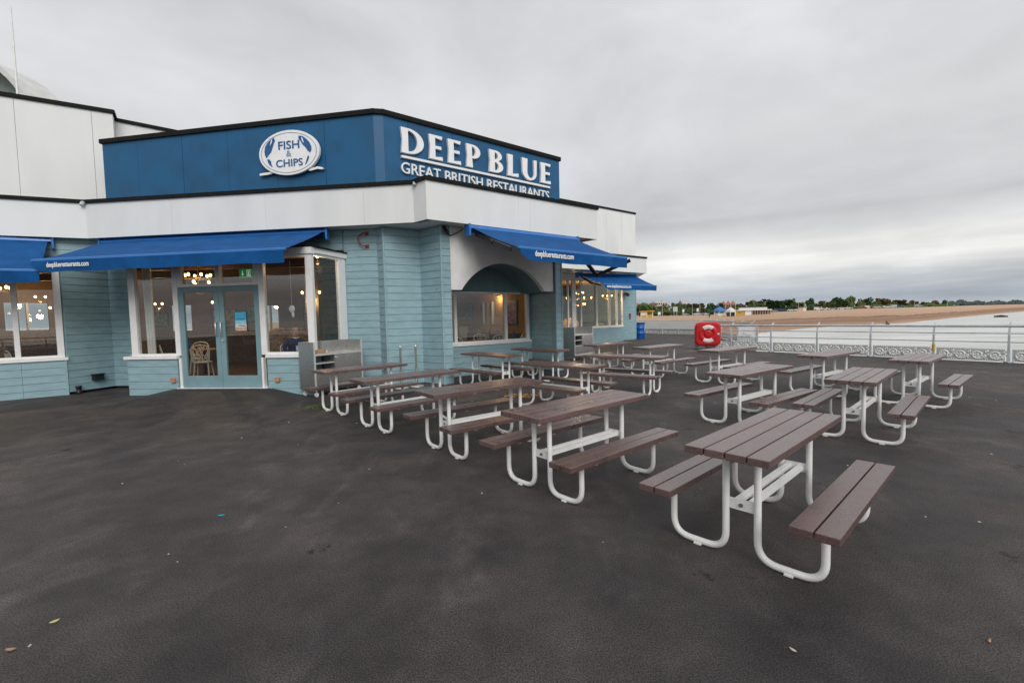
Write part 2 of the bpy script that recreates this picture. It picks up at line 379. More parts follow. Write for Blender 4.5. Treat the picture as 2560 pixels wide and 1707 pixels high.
def line_text(parent, F, body, s0, s1, zb, cap, o, thick, m, name='letter', bold=0.0):
    """one mesh per letter, fitted between s0 and s1 with capital height cap"""
    full, _ = text_mesh(body, 0.0, bold); x0, x1, _, _ = ext(full); H, _ = text_mesh('H', 0.0, bold); hy = ext(H)[3] - ext(H)[2]
    sx = (s1 - s0) / (x1 - x0); sz = cap / hy
    for i, ch in enumerate(body):
        if ch == ' ': continue
        vf = text_mesh(ch, thick / 2, bold); pre, _ = text_mesh(body[:i + 1], 0.0, bold)
        right = ext(pre)[1]; cx = ext(vf[0])
        mb = MB(); put2d(mb, vf, F, s0 + (right - cx[1] - x0) * sx, zb, sx, sz, o)
        mb.build(name, m, parent)

# cladding: one tapered weatherboard per course
PITCH = .168
def clad(F, s0, s1, z0, z1, parent, m=None, o=0.0, start=None):
    z = z0 if start is None else start
    while z < z1 - .02:
        a, b = max(z, z0), min(z + PITCH - .008, z1)
        if b - a > .015:
            j = random.uniform(-.0012, .0012)
            P = F.P; mb = MB()
            t = (b - a) / PITCH
            ob_, ot = o + .020 + j, o + .020 + j - .008 * t
            mb.hexa([P(s0, ob_, a), P(s1, ob_, a), P(s1, o - .004, a), P(s0, o - .004, a), P(s0, ot, b), P(s1, ot, b), P(s1, o - .004, b), P(s0, o - .004, b)])
            mb.build('board', m or M['teal'], parent)
        z += PITCH
def backing(F, s0, s1, z0, z1, parent, m=None, th=.12, o=0.0):
    MB().fbox(F, s0, s1, o - .006 - th, o - .006, z0, z1).build('wall', m or M['teal_door'], parent)
def trim(F, s, z0, z1, parent, w=.05, o=0.0, m=None):
    MB().fbox(F, s - w / 2, s + w / 2, o - .004, o + .032, z0, z1).build('corner_trim', m or M['teal'], parent)
def glazing(F, bars, z0, z1, parent, o=0.0, depth=.09, head=.05, foot=.05, m=None, rails=()):
    """window frame from vertical bars [(s0,s1)...] with a pane between each two"""
    fr = MB()
    for a, b in bars: fr.fbox(F, a, b, o - depth, o, z0, z1)
    for (a, b), (c, d) in zip(bars[:-1], bars[1:]):
        fr.fbox(F, b, c, o - depth + .004, o - .004, z1 - head, z1); fr.fbox(F, b, c, o - depth + .004, o - .004, z0, z0 + foot)
        for za, zb in rails: fr.fbox(F, b, c, o - depth + .004, o - .004, za, zb)
    w = fr.build('window', m or M['white_frame'], parent)
    for (a, b), (c, d) in zip(bars[:-1], bars[1:]):
        cuts = [z0 + foot] + [q for r_ in rails for q in r_] + [z1 - head]
        for za, zb in zip(cuts[::2], cuts[1::2]):
            MB().fbox(F, b, c, o - depth / 2 - .012, o - depth / 2 + .0, za, zb).build('pane', M['glass'], w)
    return w
# ---------------------------------------------------------------- setting: pier deck, sea, beach
def soft(x): x = max(0.0, min(1.0, x)); return x * x * (3 - 2 * x)
FB1 = Fr((-8.74, 10.47), -7)
def door_rise(x, y):
    v = Vector((x, y, 0)) - FB1.o; s = v.dot(FB1.d); o = v.dot(FB1.n)
    a = soft((s - .35) / 1.0) * soft((4.35 - s) / 1.0)
    return .155 * a * soft((1.5 - o) / 1.5)
deck_poly = [(-45, -30), (30, -30), (24.4, -1.72), (9.55, 18.05), (11.25, 21.7), (13.1, 32.1), (8.2, 38.6), (-6, 52), (-45, 52)]
bm = bmesh.new()
vs = [bm.verts.new((x, y, 0)) for x, y in deck_poly]; bm.faces.new(vs)
top = list(bm.faces)
ex = bmesh.ops.extrude_face_region(bm, geom=top); dv = [g for g in ex['geom'] if isinstance(g, bmesh.types.BMVert)]
bmesh.ops.translate(bm, vec=(0, 0, -.5), verts=dv)
bmesh.ops.recalc_face_normals(bm, faces=bm.faces)
me = bpy.data.meshes.new('pier_deck'); bm.to_mesh(me); bm.free(); me.materials.append(M['asphalt'])
deck = bpy.data.objects.new('pier_deck', me); COL.objects.link(deck); tag(deck, 'dark worn asphalt deck of the pier', None, None, 'structure')
# asphalt ramp swelling up to the door sill
mb = MB(); nx, ny = 40, 16; vs = []; fs = []
for j in range(ny + 1):
    for i in range(nx + 1):
        p = FB1.P(.1 + 4.4 * i / nx, -.1 + 1.75 * j / ny, 0); z = door_rise(p.x, p.y); vs.append((p.x, p.y, z - .006 if z < .006 else z))
for j in range(ny):
    for i in range(nx): a = j * (nx + 1) + i; fs.append((a, a + 1, a + nx + 2, a + nx + 1))
mb.add(vs, fs, 0, True); ramp_o = mb.build('ramp', M['asphalt']); tag(ramp_o, 'asphalt ramp up to the glazed double door', None, None, 'structure')

m, t, b = new_mat('silty_sea_water'); n = t.nodes; l = t.links.new
g = n.new('ShaderNodeNewGeometry'); mp_ = n.new('ShaderNodeMapping'); l(g.outputs['Position'], mp_.inputs[0]); mp_.inputs['Rotation'].default_value = (0, 0, R(-40)); mp_.inputs['Scale'].default_value = (.35, 1, 1)
nz = n.new('ShaderNodeTexNoise'); l(mp_.outputs[0], nz.inputs['Vector']); nz.inputs['Scale'].default_value = .12; nz.inputs['Detail'].default_value = 6; nz.inputs['Roughness'].default_value = .6
cr = n.new('ShaderNodeValToRGB'); l(nz.outputs['Fac'], cr.inputs[0]); q = cr.color_ramp.elements
q[0].position = .38; q[0].color = (.44, .46, .42, 1); q[1].position = .68; q[1].color = (.68, .68, .65, 1)
l(cr.outputs[0], b.inputs['Base Color']); b.inputs['Roughness'].default_value = .25; b.inputs['Specular IOR Level'].default_value = .5
nb = n.new('ShaderNodeTexNoise'); l(mp_.outputs[0], nb.inputs['Vector']); nb.inputs['Scale'].default_value = .9; nb.inputs['Detail'].default_value = 5
bp = n.new('ShaderNodeBump'); bp.inputs['Strength'].default_value = .5; bp.inputs['Distance'].default_value = .25; l(nb.outputs['Fac'], bp.inputs['Height']); l(bp.outputs[0], b.inputs['Normal'])
mb = MB(); N = 96; vs = [(0, 0, -4)]; fs = []
rad = [40, 120, 300, 700, 1500, 4000, 9000]
for r_ in rad:
    for k in range(N): vs.append((r_ * math.sin(2 * math.pi * k / N), r_ * math.cos(2 * math.pi * k / N), -4))
for k in range(N): fs.append((0, 1 + (k + 1) % N, 1 + k))
for i in range(len(rad) - 1):
    for k in range(N): fs.append((1 + i * N + k, 1 + i * N + (k + 1) % N, 1 + (i + 1) * N + (k + 1) % N, 1 + (i + 1) * N + k))
mb.add(vs, fs); sea = mb.build('sea', m); tag(sea, 'pale silty sea between the beach and the pier', None, None, 'structure')

def lerp(x, xs, ys):
    if x <= xs[0]: return ys[0]
    for i in range(len(xs) - 1):
        if x <= xs[i + 1]: t_ = (x - xs[i]) / (xs[i + 1] - xs[i]); return ys[i] + t_ * (ys[i + 1] - ys[i])
    return ys[-1]
AZ_W = ([-30, 0, 13, 20, 27, 33, 40.3, 43, 45.4, 47.9, 52, 58], [95, 90, 92, 100, 119, 165, 210, 268, 362, 509, 1100, 3000])
AZ_L = ([-30, 15.5, 24, 29, 37, 41, 44.5, 47, 50, 58], [200, 195, 226, 262, 300, 325, 470, 800, 1500, 3400])
AZ_Z = ([10, 15.5, 20, 24, 26, 29, 32, 37, 41, 45, 50], [-.3, -.3, -.4, -.6, -.6, .2, .6, 1.0, 1.1, 1.2, 1.2])
def hnoise(x, y): return math.sin(x * .043 + 1.3) * math.cos(y * .037 + .4) + .5 * math.sin(x * .11 - y * .09)
def land_z(az, D):
    dw, dl, zl = lerp(az, *AZ_W), lerp(az, *AZ_L), lerp(az, *AZ_Z)
    t_ = (D - dw) / (dl - dw)
    if t_ <= 0: return -4 + t_ * 3
    if t_ >= 1: return zl
    # foreshore, berm step, upper beach
    zz_ = lerp(t_, [0, .18, .34, .42, .7, 1.0], [0, .20, .36, .60, .82, 1.0])
    a = az; return -4 + (zl + 4) * zz_ + .16 * hnoise(D * math.sin(R(a)), D * math.cos(R(a))) * min(1, t_ * 4) * (1 - t_)
vs = []; fs = []; azs = [-30 + i * .8 for i in range(int(92 / .8) + 1)]; ts = [-.35, -.12, 0, .05, .1, .15, .2, .26, .32, .36, .40, .45, .52, .6, .7, .8, .9, 1.0, 1.6, 4, 12]
for a in azs:
    dw, dl = lerp(a, *AZ_W), lerp(a, *AZ_L)
    for t_ in ts:
        D = dw + (dl - dw) * t_ + (5.0 * math.sin(a * 1.7) + 3 * math.sin(a * 4.1 + 1)) * (1 if 0 <= t_ <= .3 else 0)
        vs.append((D * math.sin(R(a)), D * math.cos(R(a)), land_z(a, D) if t_ < 1 else lerp(a, *AZ_Z)))
nt_ = len(ts)
for i in range(len(azs) - 1):
    for k in range(nt_ - 1): fs.append((i * nt_ + k, i * nt_ + k + 1, (i + 1) * nt_ + k + 1, (i + 1) * nt_ + k))
m, t, b = new_mat('shingle_and_sand'); n = t.nodes; l = t.links.new
g = n.new('ShaderNodeNewGeometry'); sp = n.new('ShaderNodeSeparateXYZ'); l(g.outputs['Position'], sp.inputs[0])
nz = n.new('ShaderNodeTexNoise'); l(g.outputs['Position'], nz.inputs['Vector']); nz.inputs['Scale'].default_value = .07; nz.inputs['Detail'].default_value = 7; nz.inputs['Roughness'].default_value = .65
ma = n.new('ShaderNodeMath'); ma.operation = 'MULTIPLY_ADD'; l(nz.outputs['Fac'], ma.inputs[0]); ma.inputs[1].default_value = 1.5; l(sp.outputs['Z'], ma.inputs[2])
mr_ = n.new('ShaderNodeMapRange'); l(ma.outputs[0], mr_.inputs[0]); mr_.inputs[1].default_value = -3.6; mr_.inputs[2].default_value = 1.8
cr = n.new('ShaderNodeValToRGB'); l(mr_.outputs[0], cr.inputs[0]); q = cr.color_ramp.elements
q[0].position = 0; q[0].color = (.34, .22, .15, 1); q[1].position = 1; q[1].color = (.50, .34, .225, 1)
for p_, c_ in ((.10, (.40, .24, .15)), (.25, (.24, .135, .08)), (.36, (.30, .17, .10)), (.44, (.19, .11, .07)), (.50, (.42, .265, .165)), (.72, (.47, .31, .20))): q.new(p_).color = (*c_, 1)
n3 = n.new('ShaderNodeTexNoise'); l(g.outputs['Position'], n3.inputs['Vector']); n3.inputs['Scale'].default_value = 1.2; n3.inputs['Detail'].default_value = 6
m3 = n.new('ShaderNodeMapRange'); l(n3.outputs['Fac'], m3.inputs[0]); m3.inputs[1].default_value = .3; m3.inputs[2].default_value = .7; m3.inputs[3].default_value = .78; m3.inputs[4].default_value = 1.15
mx_ = n.new('ShaderNodeMixRGB'); mx_.blend_type = 'MULTIPLY'; mx_.inputs[0].default_value = 1; l(cr.outputs[0], mx_.inputs[1]); l(m3.outputs[0], mx_.inputs[2]); l(mx_.outputs[0], b.inputs['Base Color']); b.inputs['Roughness'].default_value = .9
mb = MB(); mb.add(vs, fs, 0, True); bo = mb.build('beach', m); tag(bo, 'brown shingle beach rising to the promenade', None, None, 'structure')
# ---------------------------------------------------------------- the restaurant
SOF = 3.764
B = empty('restaurant_building', (-4.0, 12.5, 0), 'pale teal weatherboarded restaurant with white fascia and a tall blue parapet', 'building')
V0, V1, V2, V3, V4 = (-18.4, 7.9), (-10.31, 11.44), (-2.12, 10.46), (-1.78, 10.14), (2.52, 13.43)
V5 = (-1.2, 18.2)
foot = [V0, V1, V2, V3, V4, V5, (-4.5, 23.5), (-24, 23.5), (-24, 9)]
ins = [(-18.4, 8.1), (-10.4, 11.6), (-2.05, 10.62), (-1.72, 10.34), (2.25, 13.42), (-1.3, 18.0), (-4.5, 23.3), (-23.9, 23.3), (-23.9, 9)]
MB().prism(ins, SOF + .004, 4.50).build('roof', M['black'], B)
MB().prism(ins, SOF - .02, SOF).build('soffit', M['soffit'], B)
def fascia(a, b, cuts, coping=True, zt=4.57, zb=SOF - .03, par=None, m=None, cw=.16, ch=.085):
    par = par or B
    F, ln = Fr.two(a, b); e = [0] + cuts + [ln]
    for i in range(len(e) - 1):
        g0 = .0018 if i else 0; g1 = .0018 if i < len(e) - 2 else 0
        MB().fbox(F, e[i] + g0, e[i + 1] - g1, -.05, 0, zb, zt).build('fascia_panel', m or M['white'], par)
    if coping: MB().fbox(F, -.03, ln + .03, -.22, .045, zt + .002, zt + ch).build('coping', M['black'], par)
    return F, ln
fascia(V0, V1, [2.2, 4.6, 6.6]); F2, l2 = fascia(V1, V2, [2.3, 4.7, 7.09]); fascia(V2, V3, []); F4, l4 = fascia(V3, V4, [2.54, 2.92])
fascia(V4, V5, [2.4])
for F_, s_ in ((F2, .0), (F2, l2 + .06)):       # little lead spouts where the coping breaks
    mb = MB(); c = F_.P(s_, .05, 4.60); mb.tube([c + Vector((0, .1, .0)), c + Vector((0, -.02, -.03)), c + Vector((0, -.05, -.09))], .045, 8); mb.build('spout', M['rail'], B)

# walls ------------------------------------------------------------
FB0 = Fr((-10.42, 10.8), 38); FB0R = Fr((-10.42, 10.8), 75); FW = Fr((-9.95, 11.75), -5.45)
C1 = FB1.P(4.51, 0, 0); FBR = Fr((C1.x, C1.y), 75); FBL, LBL = Fr.two((-9.5, 11.66), (-8.66, 10.52))
ZS0, ZS1 = .82, .885        # sill board
def sill(F, s0, s1, o=0.0):
    MB().fbox(F, s0, s1, o - .10, o + .055, ZS0, ZS1).build('sill', M['white_frame'], B)
# bay at the left edge of the picture
clad(FB0, -6.5, -.75, -.02, ZS0 - .004, B); clad(FB0, -.745, .0, -.02, ZS0 - .004, B); backing(FB0, -6.5, 0, -.02, ZS0, B)
trim(FB0, -.02, -.02, ZS0 - .003, B, .04)
sill(FB0, -6.5, .03)
glazing(FB0, [(-4.4, -4.3), (-3.5, -3.41), (-2.6, -2.51), (-1.72, -1.63), (-.83, -.74), (-.15, -.03)], ZS1 + .002, 3.03, B)
MB().fbox(FB0, -6.5, .02, -.12, .03, 3.034, 3.10).build('head_board', M['white_frame'], B)
MB().prism([FB0.P(-6.5, .08, 0)[:2], FB0.P(.06, .08, 0)[:2], (-10.2, 11.9), (-16.5, 8.6)], 3.105, 3.15).build('bay_roof', M['black'], B)
# wall between the two bays
clad(FB0R, .0, 1.0, .06, 3.22, B); backing(FB0R, 0, 1.0, .06, 3.22, B)
FW0, _l = Fr.two((-16.2, 8.2), (-10.2, 11.85)); clad(FW0, .0, _l, 3.30, SOF - .024, B); backing(FW0, 0, _l, 3.2, SOF - .024, B)
clad(FW, -.2, .47, .06, SOF - .024, B); backing(FW, -.2, .45, .06, SOF - .024, B)
MB().fbox(FB0R, .0, 1.0, -.10, -.02, -.1, .058).build('plinth', M['black'], B); MB().fbox(FW, -.2, .45, -.10, -.02, -.1, .058).build('plinth', M['black'], B)
# entrance bay: boards left and right of the doors, windows, transom and doors
clad(FB1, .02, 1.27, -.02, ZS0 - .004, B); backing(FB1, 0, 1.28, -.02, ZS0, B)
clad(FB1, 3.43, 4.50, -.02, ZS0 - .004, B); backing(FB1, 3.42, 4.5, -.02, ZS0, B)
clad(FBR, .01, 1.28, -.02, ZS0 - .004, B); backing(FBR, 0.02, 1.28, -.02, ZS0, B); clad(FBL, .0, LBL, -.02, ZS0 - .004, B); backing(FBL, 0, LBL, -.02, ZS0, B)
sill(FB1, -.04, 1.29); sill(FB1, 3.42, 4.54); sill(FBR, .02, 1.30); sill(FBL, .0, LBL)
glazing(FB1, [(.15, .30), (1.24, 1.355)], ZS1 + .002, 3.02, B)
glazing(FB1, [(3.30, 3.43), (4.40, 4.548)], ZS1 + .002, 3.02, B)
glazing(FBR, [(.045, .13), (1.0, 1.25)], ZS1 + .002, 3.05, B)
glazing(FBL, [(.02, .12), (.62, .68), (LBL - .10, LBL - .01)], ZS1 + .002, 3.02, B)
# transom lights over the doors
glazing(FB1, [(1.36, 1.48), (2.28, 2.40), (3.19, 3.296)], 2.405, 3.02, B, head=.03, foot=.06)
MB().fbox(FB1, -.02, 4.57, -.12, .03, 3.024, 3.165).build('head_board', M['white_frame'], B)
MB().fbox(FBR, .035, 1.36, -.12, .03, 3.054, 3.167).build('head_board', M['white_frame'], B)
rp = [FB1.P(-.06, .045, 0)[:2], FB1.P(4.59, .045, 0)[:2], FBR.P(1.42, .045, 0)[:2], (-9.6, 11.75)]
MB().prism(rp, 3.17, 3.20).build('bay_roof', M['black'], B)
MB().prism([FB1.P(.0, -.13, 0)[:2], FB1.P(4.5, -.13, 0)[:2], FBR.P(1.3, -.13, 0)[:2], (-9.35, 11.5)], 3.125, 3.165).build('bay_ceiling', M['room_ceil'], B)
MB().fbox(FB1, 1.30, 1.357, -.10, .004, .03, ZS0).build('door_post', M['white_frame'], B); MB().fbox(FB1, 3.285, 3.33, -.10, .004, .03, ZS0).build('door_post', M['white_frame'], B)
MB().fbox(FB1, 1.25, 3.42, -.14, .05, .10, .165).build('threshold', M['white_frame'], B)
for a, b_, hs in ((1.362, 2.325, 2.24), (2.331, 3.28, 2.415)):    # a pair of glazed leaves
    d = MB(); z0, z1 = .17, 2.40
    d.fbox(FB1, a, a + .115, -.075, -.02, z0, z1); d.fbox(FB1, b_ - .115, b_, -.075, -.02, z0, z1)
    d.fbox(FB1, a + .115, b_ - .115, -.073, -.022, z0, .43); d.fbox(FB1, a + .115, b_ - .115, -.073, -.022, 2.285, z1)
    dl = d.build('door', M['teal_door'], B, bevel=.004)
    MB().fbox(FB1, a + .115, b_ - .115, -.055, -.045, .43, 2.285).build('pane', M['glass'], dl)
    h = MB(); hx = b_ - .055 if a < 2 else a + .06
    h.tube([FB1.P(hx, .0, 1.32), FB1.P(hx, .045, 1.34), FB1.P(hx, .045, 1.60), FB1.P(hx, .0, 1.62)], .014, 8); h.build('door_handle', M['chrome'], dl)
    k = MB()
    if a > 2: k.tube([FB1.P(a + .055, -.02, 1.21), FB1.P(a + .055, .004, 1.21)], .028, 12); k.build('lock', M['chrome'], dl)
# wall right of the entrance bay, above the bay, and the folded pilaster
clad(FW, .475, 5.98, 3.27, SOF - .024, B); backing(FW, .45, 6.0, 3.27, SOF - .024, B)
clad(FW, 6.02, 6.86, .06, SOF - .024, B); backing(FW, 6.0, 6.84, .0, SOF - .024, B)
PP = [(-3.14, 11.1), (-2.94, 10.88), (-2.19, 11.37), (-1.61, 10.89), (-1.42, 11.04)]
for i in range(4):
    F, ln = Fr.two(PP[i], PP[i + 1])
    clad(F, .0, ln, .02, SOF - .024, B); backing(F, -.0, ln, .0, SOF - .024, B)
for q in (PP[1], PP[3]):
    F = Fr(q, 0); MB().tube([(q[0] + .004, q[1] - .012, .01), (q[0] + .004, q[1] - .012, SOF - .026)], .024, 8, smooth=False).build('corner_trim', M['teal'], B)
# arched recess ------------------------------------------------------
FA = Fr((-1.42, 11.04), 38); DP = 1.05
FWR = Fr(FA.P(0, -DP, 0)[:2], 38)
SPR, APX, A0, A1, AE = 2.255, 2.96, .30, 2.985, 3.325
ca = (A0 + A1) / 2; hc = (A1 - A0) / 2; ri = APX - SPR; ra = (hc * hc + ri * ri) / (2 * ri); za = APX - ra
def arc(i, n=28):
    x = A0 + (A1 - A0) * i / n; return x, za + math.sqrt(max(0, ra * ra - (x - ca) ** 2))
mb = MB(); n_ = 28
mb.fbox(FA, 0, A0, -.14, 0, SPR, SOF - .024); mb.fbox(FA, A1, AE, -.14, 0, SPR, SOF - .024)
for i in range(n_):
    x0, z0 = arc(i); x1, z1 = arc(i + 1); P = FA.P; t_ = SOF - .024
    mb.hexa([P(x0, 0, z0), P(x1, 0, z1), P(x1, -.14, z1), P(x0, -.14, z0), P(x0, 0, t_), P(x1, 0, t_), P(x1, -.14, t_), P(x0, -.14, t_)])
mb.build('arch_panel', M['render'], B)
mb = MB()     # vault behind the arch, with flat shoulders
for i in range(n_):
    x0, z0 = arc(i); x1, z1 = arc(i + 1); P = FA.P
    mb.hexa([P(x0, -.142, z0), P(x1, -.142, z1), P(x1, -DP, z1), P(x0, -DP, z0), P(x0, -.142, z0 + .05), P(x1, -.142, z1 + .05), P(x1, -DP, z1 + .05), P(x0, -DP, z0 + .05)])
mb.fbox(FA, -.3, A0, -DP, -.142, SPR, SPR + .04); mb.fbox(FA, A1, AE + .1, -DP, -.142, SPR, SPR + .04)
mb.build('vault', M['teal_flat'], B)
MB().fbox(FWR, -.6, 3.42, -.14, -.01, 2.285, 3.1).build('lunette_wall', M['teal_flat'], B)
clad(FWR, -.3, 3.38, .02, ZS0 - .004, B); backing(FWR, -.6, 3.4, .0, ZS0, B)
sill(FWR, -.3, 3.34)
glazing(FWR, [(-.3, -.2), (.70, .785), (2.385, 2.475), (3.205, 3.30)], ZS1 + .002, 2.283, B, head=.05, foot=.045)
MB().fbox(FWR, 3.302, 3.39, -.12, -.01, ZS1, 2.283).build('wall', M['teal_flat'], B)
FRV = Fr(FWR.P(3.39, 0, 0)[:2], -52)
clad(FRV, .0, DP - .02, .02, SPR - .004, B, start=.02); backing(FRV, 0, DP - .02, .0, SPR - .004, B)
# right-hand pier
clad(FA, 3.365, 3.60, .02, SOF - .024, B, o=.03); backing(FA, 3.36, 3.615, .0, SOF - .024, B, o=.03, th=.16)
trim(FA, 3.375, .02, SOF - .026, B, .035, .03); trim(FA, 3.60, .02, SOF - .026, B, .035, .03)
FSD = Fr(FA.P(3.615, .02, 0)[:2], 128)
clad(FSD, .0, 6.2, .02, SOF - .024, B); backing(FSD, .05, 6.2, 0, SOF - .024, B)

# room behind the glass -----------------------------------------------
fl = [(-15.4, 7.35), (-10.5, 11.15), (-10.25, 11.95), (-9.45, 11.85), (-8.60, 10.62), (-4.45, 10.1), (-4.15, 11.25), (-3.1, 11.4), (-2.2, 12.0), (.45, 14.15), (-3.3, 19.0), (-3.6, 20.3), (-16.5, 20.3), (-20, 13)]
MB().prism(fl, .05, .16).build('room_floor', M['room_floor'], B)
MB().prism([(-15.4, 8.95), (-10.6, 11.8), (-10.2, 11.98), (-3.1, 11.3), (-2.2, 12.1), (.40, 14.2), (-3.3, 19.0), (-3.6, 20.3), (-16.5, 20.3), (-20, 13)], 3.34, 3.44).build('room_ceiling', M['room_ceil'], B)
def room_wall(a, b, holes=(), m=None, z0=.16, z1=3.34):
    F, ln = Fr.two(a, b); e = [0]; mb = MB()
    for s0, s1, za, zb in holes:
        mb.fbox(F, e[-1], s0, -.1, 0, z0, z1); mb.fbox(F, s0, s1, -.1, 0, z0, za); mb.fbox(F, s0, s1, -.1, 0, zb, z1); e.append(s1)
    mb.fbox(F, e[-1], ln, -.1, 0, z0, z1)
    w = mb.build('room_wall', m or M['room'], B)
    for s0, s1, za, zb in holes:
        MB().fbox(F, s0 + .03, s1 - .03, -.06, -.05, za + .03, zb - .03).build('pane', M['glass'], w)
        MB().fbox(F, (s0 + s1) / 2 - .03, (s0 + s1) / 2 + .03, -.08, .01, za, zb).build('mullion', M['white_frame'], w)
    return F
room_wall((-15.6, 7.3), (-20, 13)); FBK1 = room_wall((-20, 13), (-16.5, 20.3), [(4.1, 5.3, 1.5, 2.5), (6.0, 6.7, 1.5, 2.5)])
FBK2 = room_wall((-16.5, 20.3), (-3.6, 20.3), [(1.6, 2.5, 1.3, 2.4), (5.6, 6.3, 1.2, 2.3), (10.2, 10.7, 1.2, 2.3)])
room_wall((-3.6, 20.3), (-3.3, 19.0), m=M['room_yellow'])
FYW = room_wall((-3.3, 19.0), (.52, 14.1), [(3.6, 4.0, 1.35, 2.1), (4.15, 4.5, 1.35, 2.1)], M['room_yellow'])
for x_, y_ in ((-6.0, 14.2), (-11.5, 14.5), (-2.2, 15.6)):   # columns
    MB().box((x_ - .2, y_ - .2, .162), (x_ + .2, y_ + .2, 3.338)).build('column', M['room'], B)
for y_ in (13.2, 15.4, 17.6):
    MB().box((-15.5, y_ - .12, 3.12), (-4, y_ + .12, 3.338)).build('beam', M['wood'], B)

# blue parapet with its lettering --------------------------------------
PZ0, PZ1 = 4.502, 6.30
QA, QB, QC = (-10.52, 12.29), (-2.94, 10.88), (1.57, 14.47)
def panels(a, b, cuts, z0, z1, m, par, ch=.11, name='parapet_panel', cop=True, th=.08):
    F, ln = Fr.two(a, b); e = [0] + cuts + [ln]
    for i in range(len(e) - 1):
        MB().fbox(F, e[i] + (.004 if i else 0), e[i + 1] - (.004 if i < len(e) - 2 else 0), -th, random.uniform(-.002, .002), z0, z1).build(name, m, par)
    if cop: MB().fbox(F, -.04, ln + .04, -.25, .05, z1 + .002, z1 + ch).build('coping', M['black'], par)
    return F, ln
q_ = Vector((QB[0] - QA[0], QB[1] - QA[1], 0)); q_.normalize()
QB1 = (QB[0] - q_.x * .13, QB[1] - q_.y * .13)
FL, lL = panels(QA, QB1, [1.07, 2.41, 3.71, 5.05, 6.33], PZ0, PZ1, M['blue'], B)
FQ = Fr(QB, 38.5); QB2 = FQ.P(.11, 0, 0)[:2]
panels(QB1, QB2, [], PZ0, PZ1, M['blue'], B)
FRt, lR = panels(QB, QC, [], PZ0, PZ1, M['blue'], B, cop=False) if False else (FQ, 5.764)
panels(QB2, QC, [.62, 1.86, 3.11, 4.33], PZ0, PZ1, M['blue'], B)
QD = (QC[0] - .62 * 4, QC[1] + .79 * 4)
panels(QC, QD, [2.0], PZ0, PZ1, M['white'], B)
MB().prism([(-10.4, 12.45), (-2.95, 11.08), (1.35, 14.5), (-.9, 17.4), (-4, 20), (-10, 20)], PZ1 - .3, PZ1 - .2).build('roof', M['black'], B)

# hall block on the left, and its back slab --------------------------------
H = empty('hall_building', (-14.0, 13.5, 4.5), 'tall white panelled hall block rising behind the restaurant at the left', 'building')
T0, T1 = (-20.4, 7.22), (-10.87, 13.1)
FT, lT = panels(T0, T1, [3.2, 6.3, 9.26, 10.75], 4.502, 7.42, M['white'], H, ch=.10, name='wall_panel')
panels(T1, (-12.6, 15.6), [], 4.502, 7.42, M['white'], H, ch=.10, name='wall_panel')
panels((-11.25, 13.30), (-8.2, 15.95), [], 4.502, 7.36, M['white'], H, ch=.09, name='wall_panel')
MB().prism([(-20.5, 7.5), (-11.1, 13.25), (-12.6, 15.3), (-22, 12)], 7.1, 7.2).build('roof', M['black'], H)
MB().prism([(-11.25, 13.6), (-8.5, 16.0), (-10, 19), (-13, 16)], 7.0, 7.1).build('roof', M['black'], H)
# concrete barrel shell on the hall roof
SH = empty('roof_shell', (-20.6, 17.8, 7.2), 'curved white concrete barrel canopy on the hall roof', 'canopy')
mb = MB(); ax = Vector((.10, 1, 0)).normalized(); sd_ = Vector((ax.y, -ax.x, 0)); N = 28
def ringp(c, r_, k): a = math.pi * k / N; return c + sd_ * (r_ * math.cos(a)) + Vector((0, 0, r_ * math.sin(a) * 1.0))
c0 = Vector((-20.9, 17.9, 8.42)); c1 = c0 + ax * 1.5; vs = []; fs = []
for k in range(N + 1): vs += [ringp(c0, 3.6, k), ringp(c1, 3.6, k), ringp(c0, 3.42, k), ringp(c1, 3.42, k)]
for k in range(N):
    a = 4 * k; b_ = a + 4
    fs += [(a, b_, b_ + 1, a + 1), (a + 2, a + 3, b_ + 3, b_ + 2), (a, a + 2, b_ + 2, b_), (a + 1, b_ + 1, b_ + 3, a + 3)]
mb.add(vs, fs, 0, False); mb.build('shell', mat('pale_concrete', (.60, .61, .59), .85, var=.06, vscale=3), SH)
mb = MB(); vs = [ringp(c0 + ax * .9, 3.425, k) for k in range(N + 1)]; mb.add(vs, [tuple(range(N + 1))]); mb.build('end_wall', mat('grey_infill', (.30, .33, .31), .8), SH)
mb = MB()
for s_ in (-1, 1): mb.hexa([c0 + sd_ * (s_ * 3.6) + Vector((0, 0, z_)) + d_ for z_ in (-1.25, .0) for d_ in (Vector((0, 0, 0)), sd_ * (-s_ * .18), sd_ * (-s_ * .18) + ax * 1.5, ax * 1.5)])
mb.build('side_wall', M['white'], SH)
ms = MB().tube([(-14.1, 13.74, 7.2), (-14.1, 13.74, 9.0), (-14.1, 13.74, 10.75)], [.030, .026, .018], 8).build('flag_mast', M['tube'], None, loc=(-14.1, 13.74, 7.2))
tag(ms, 'thin white mast standing on the hall roof at the far left', 'mast')

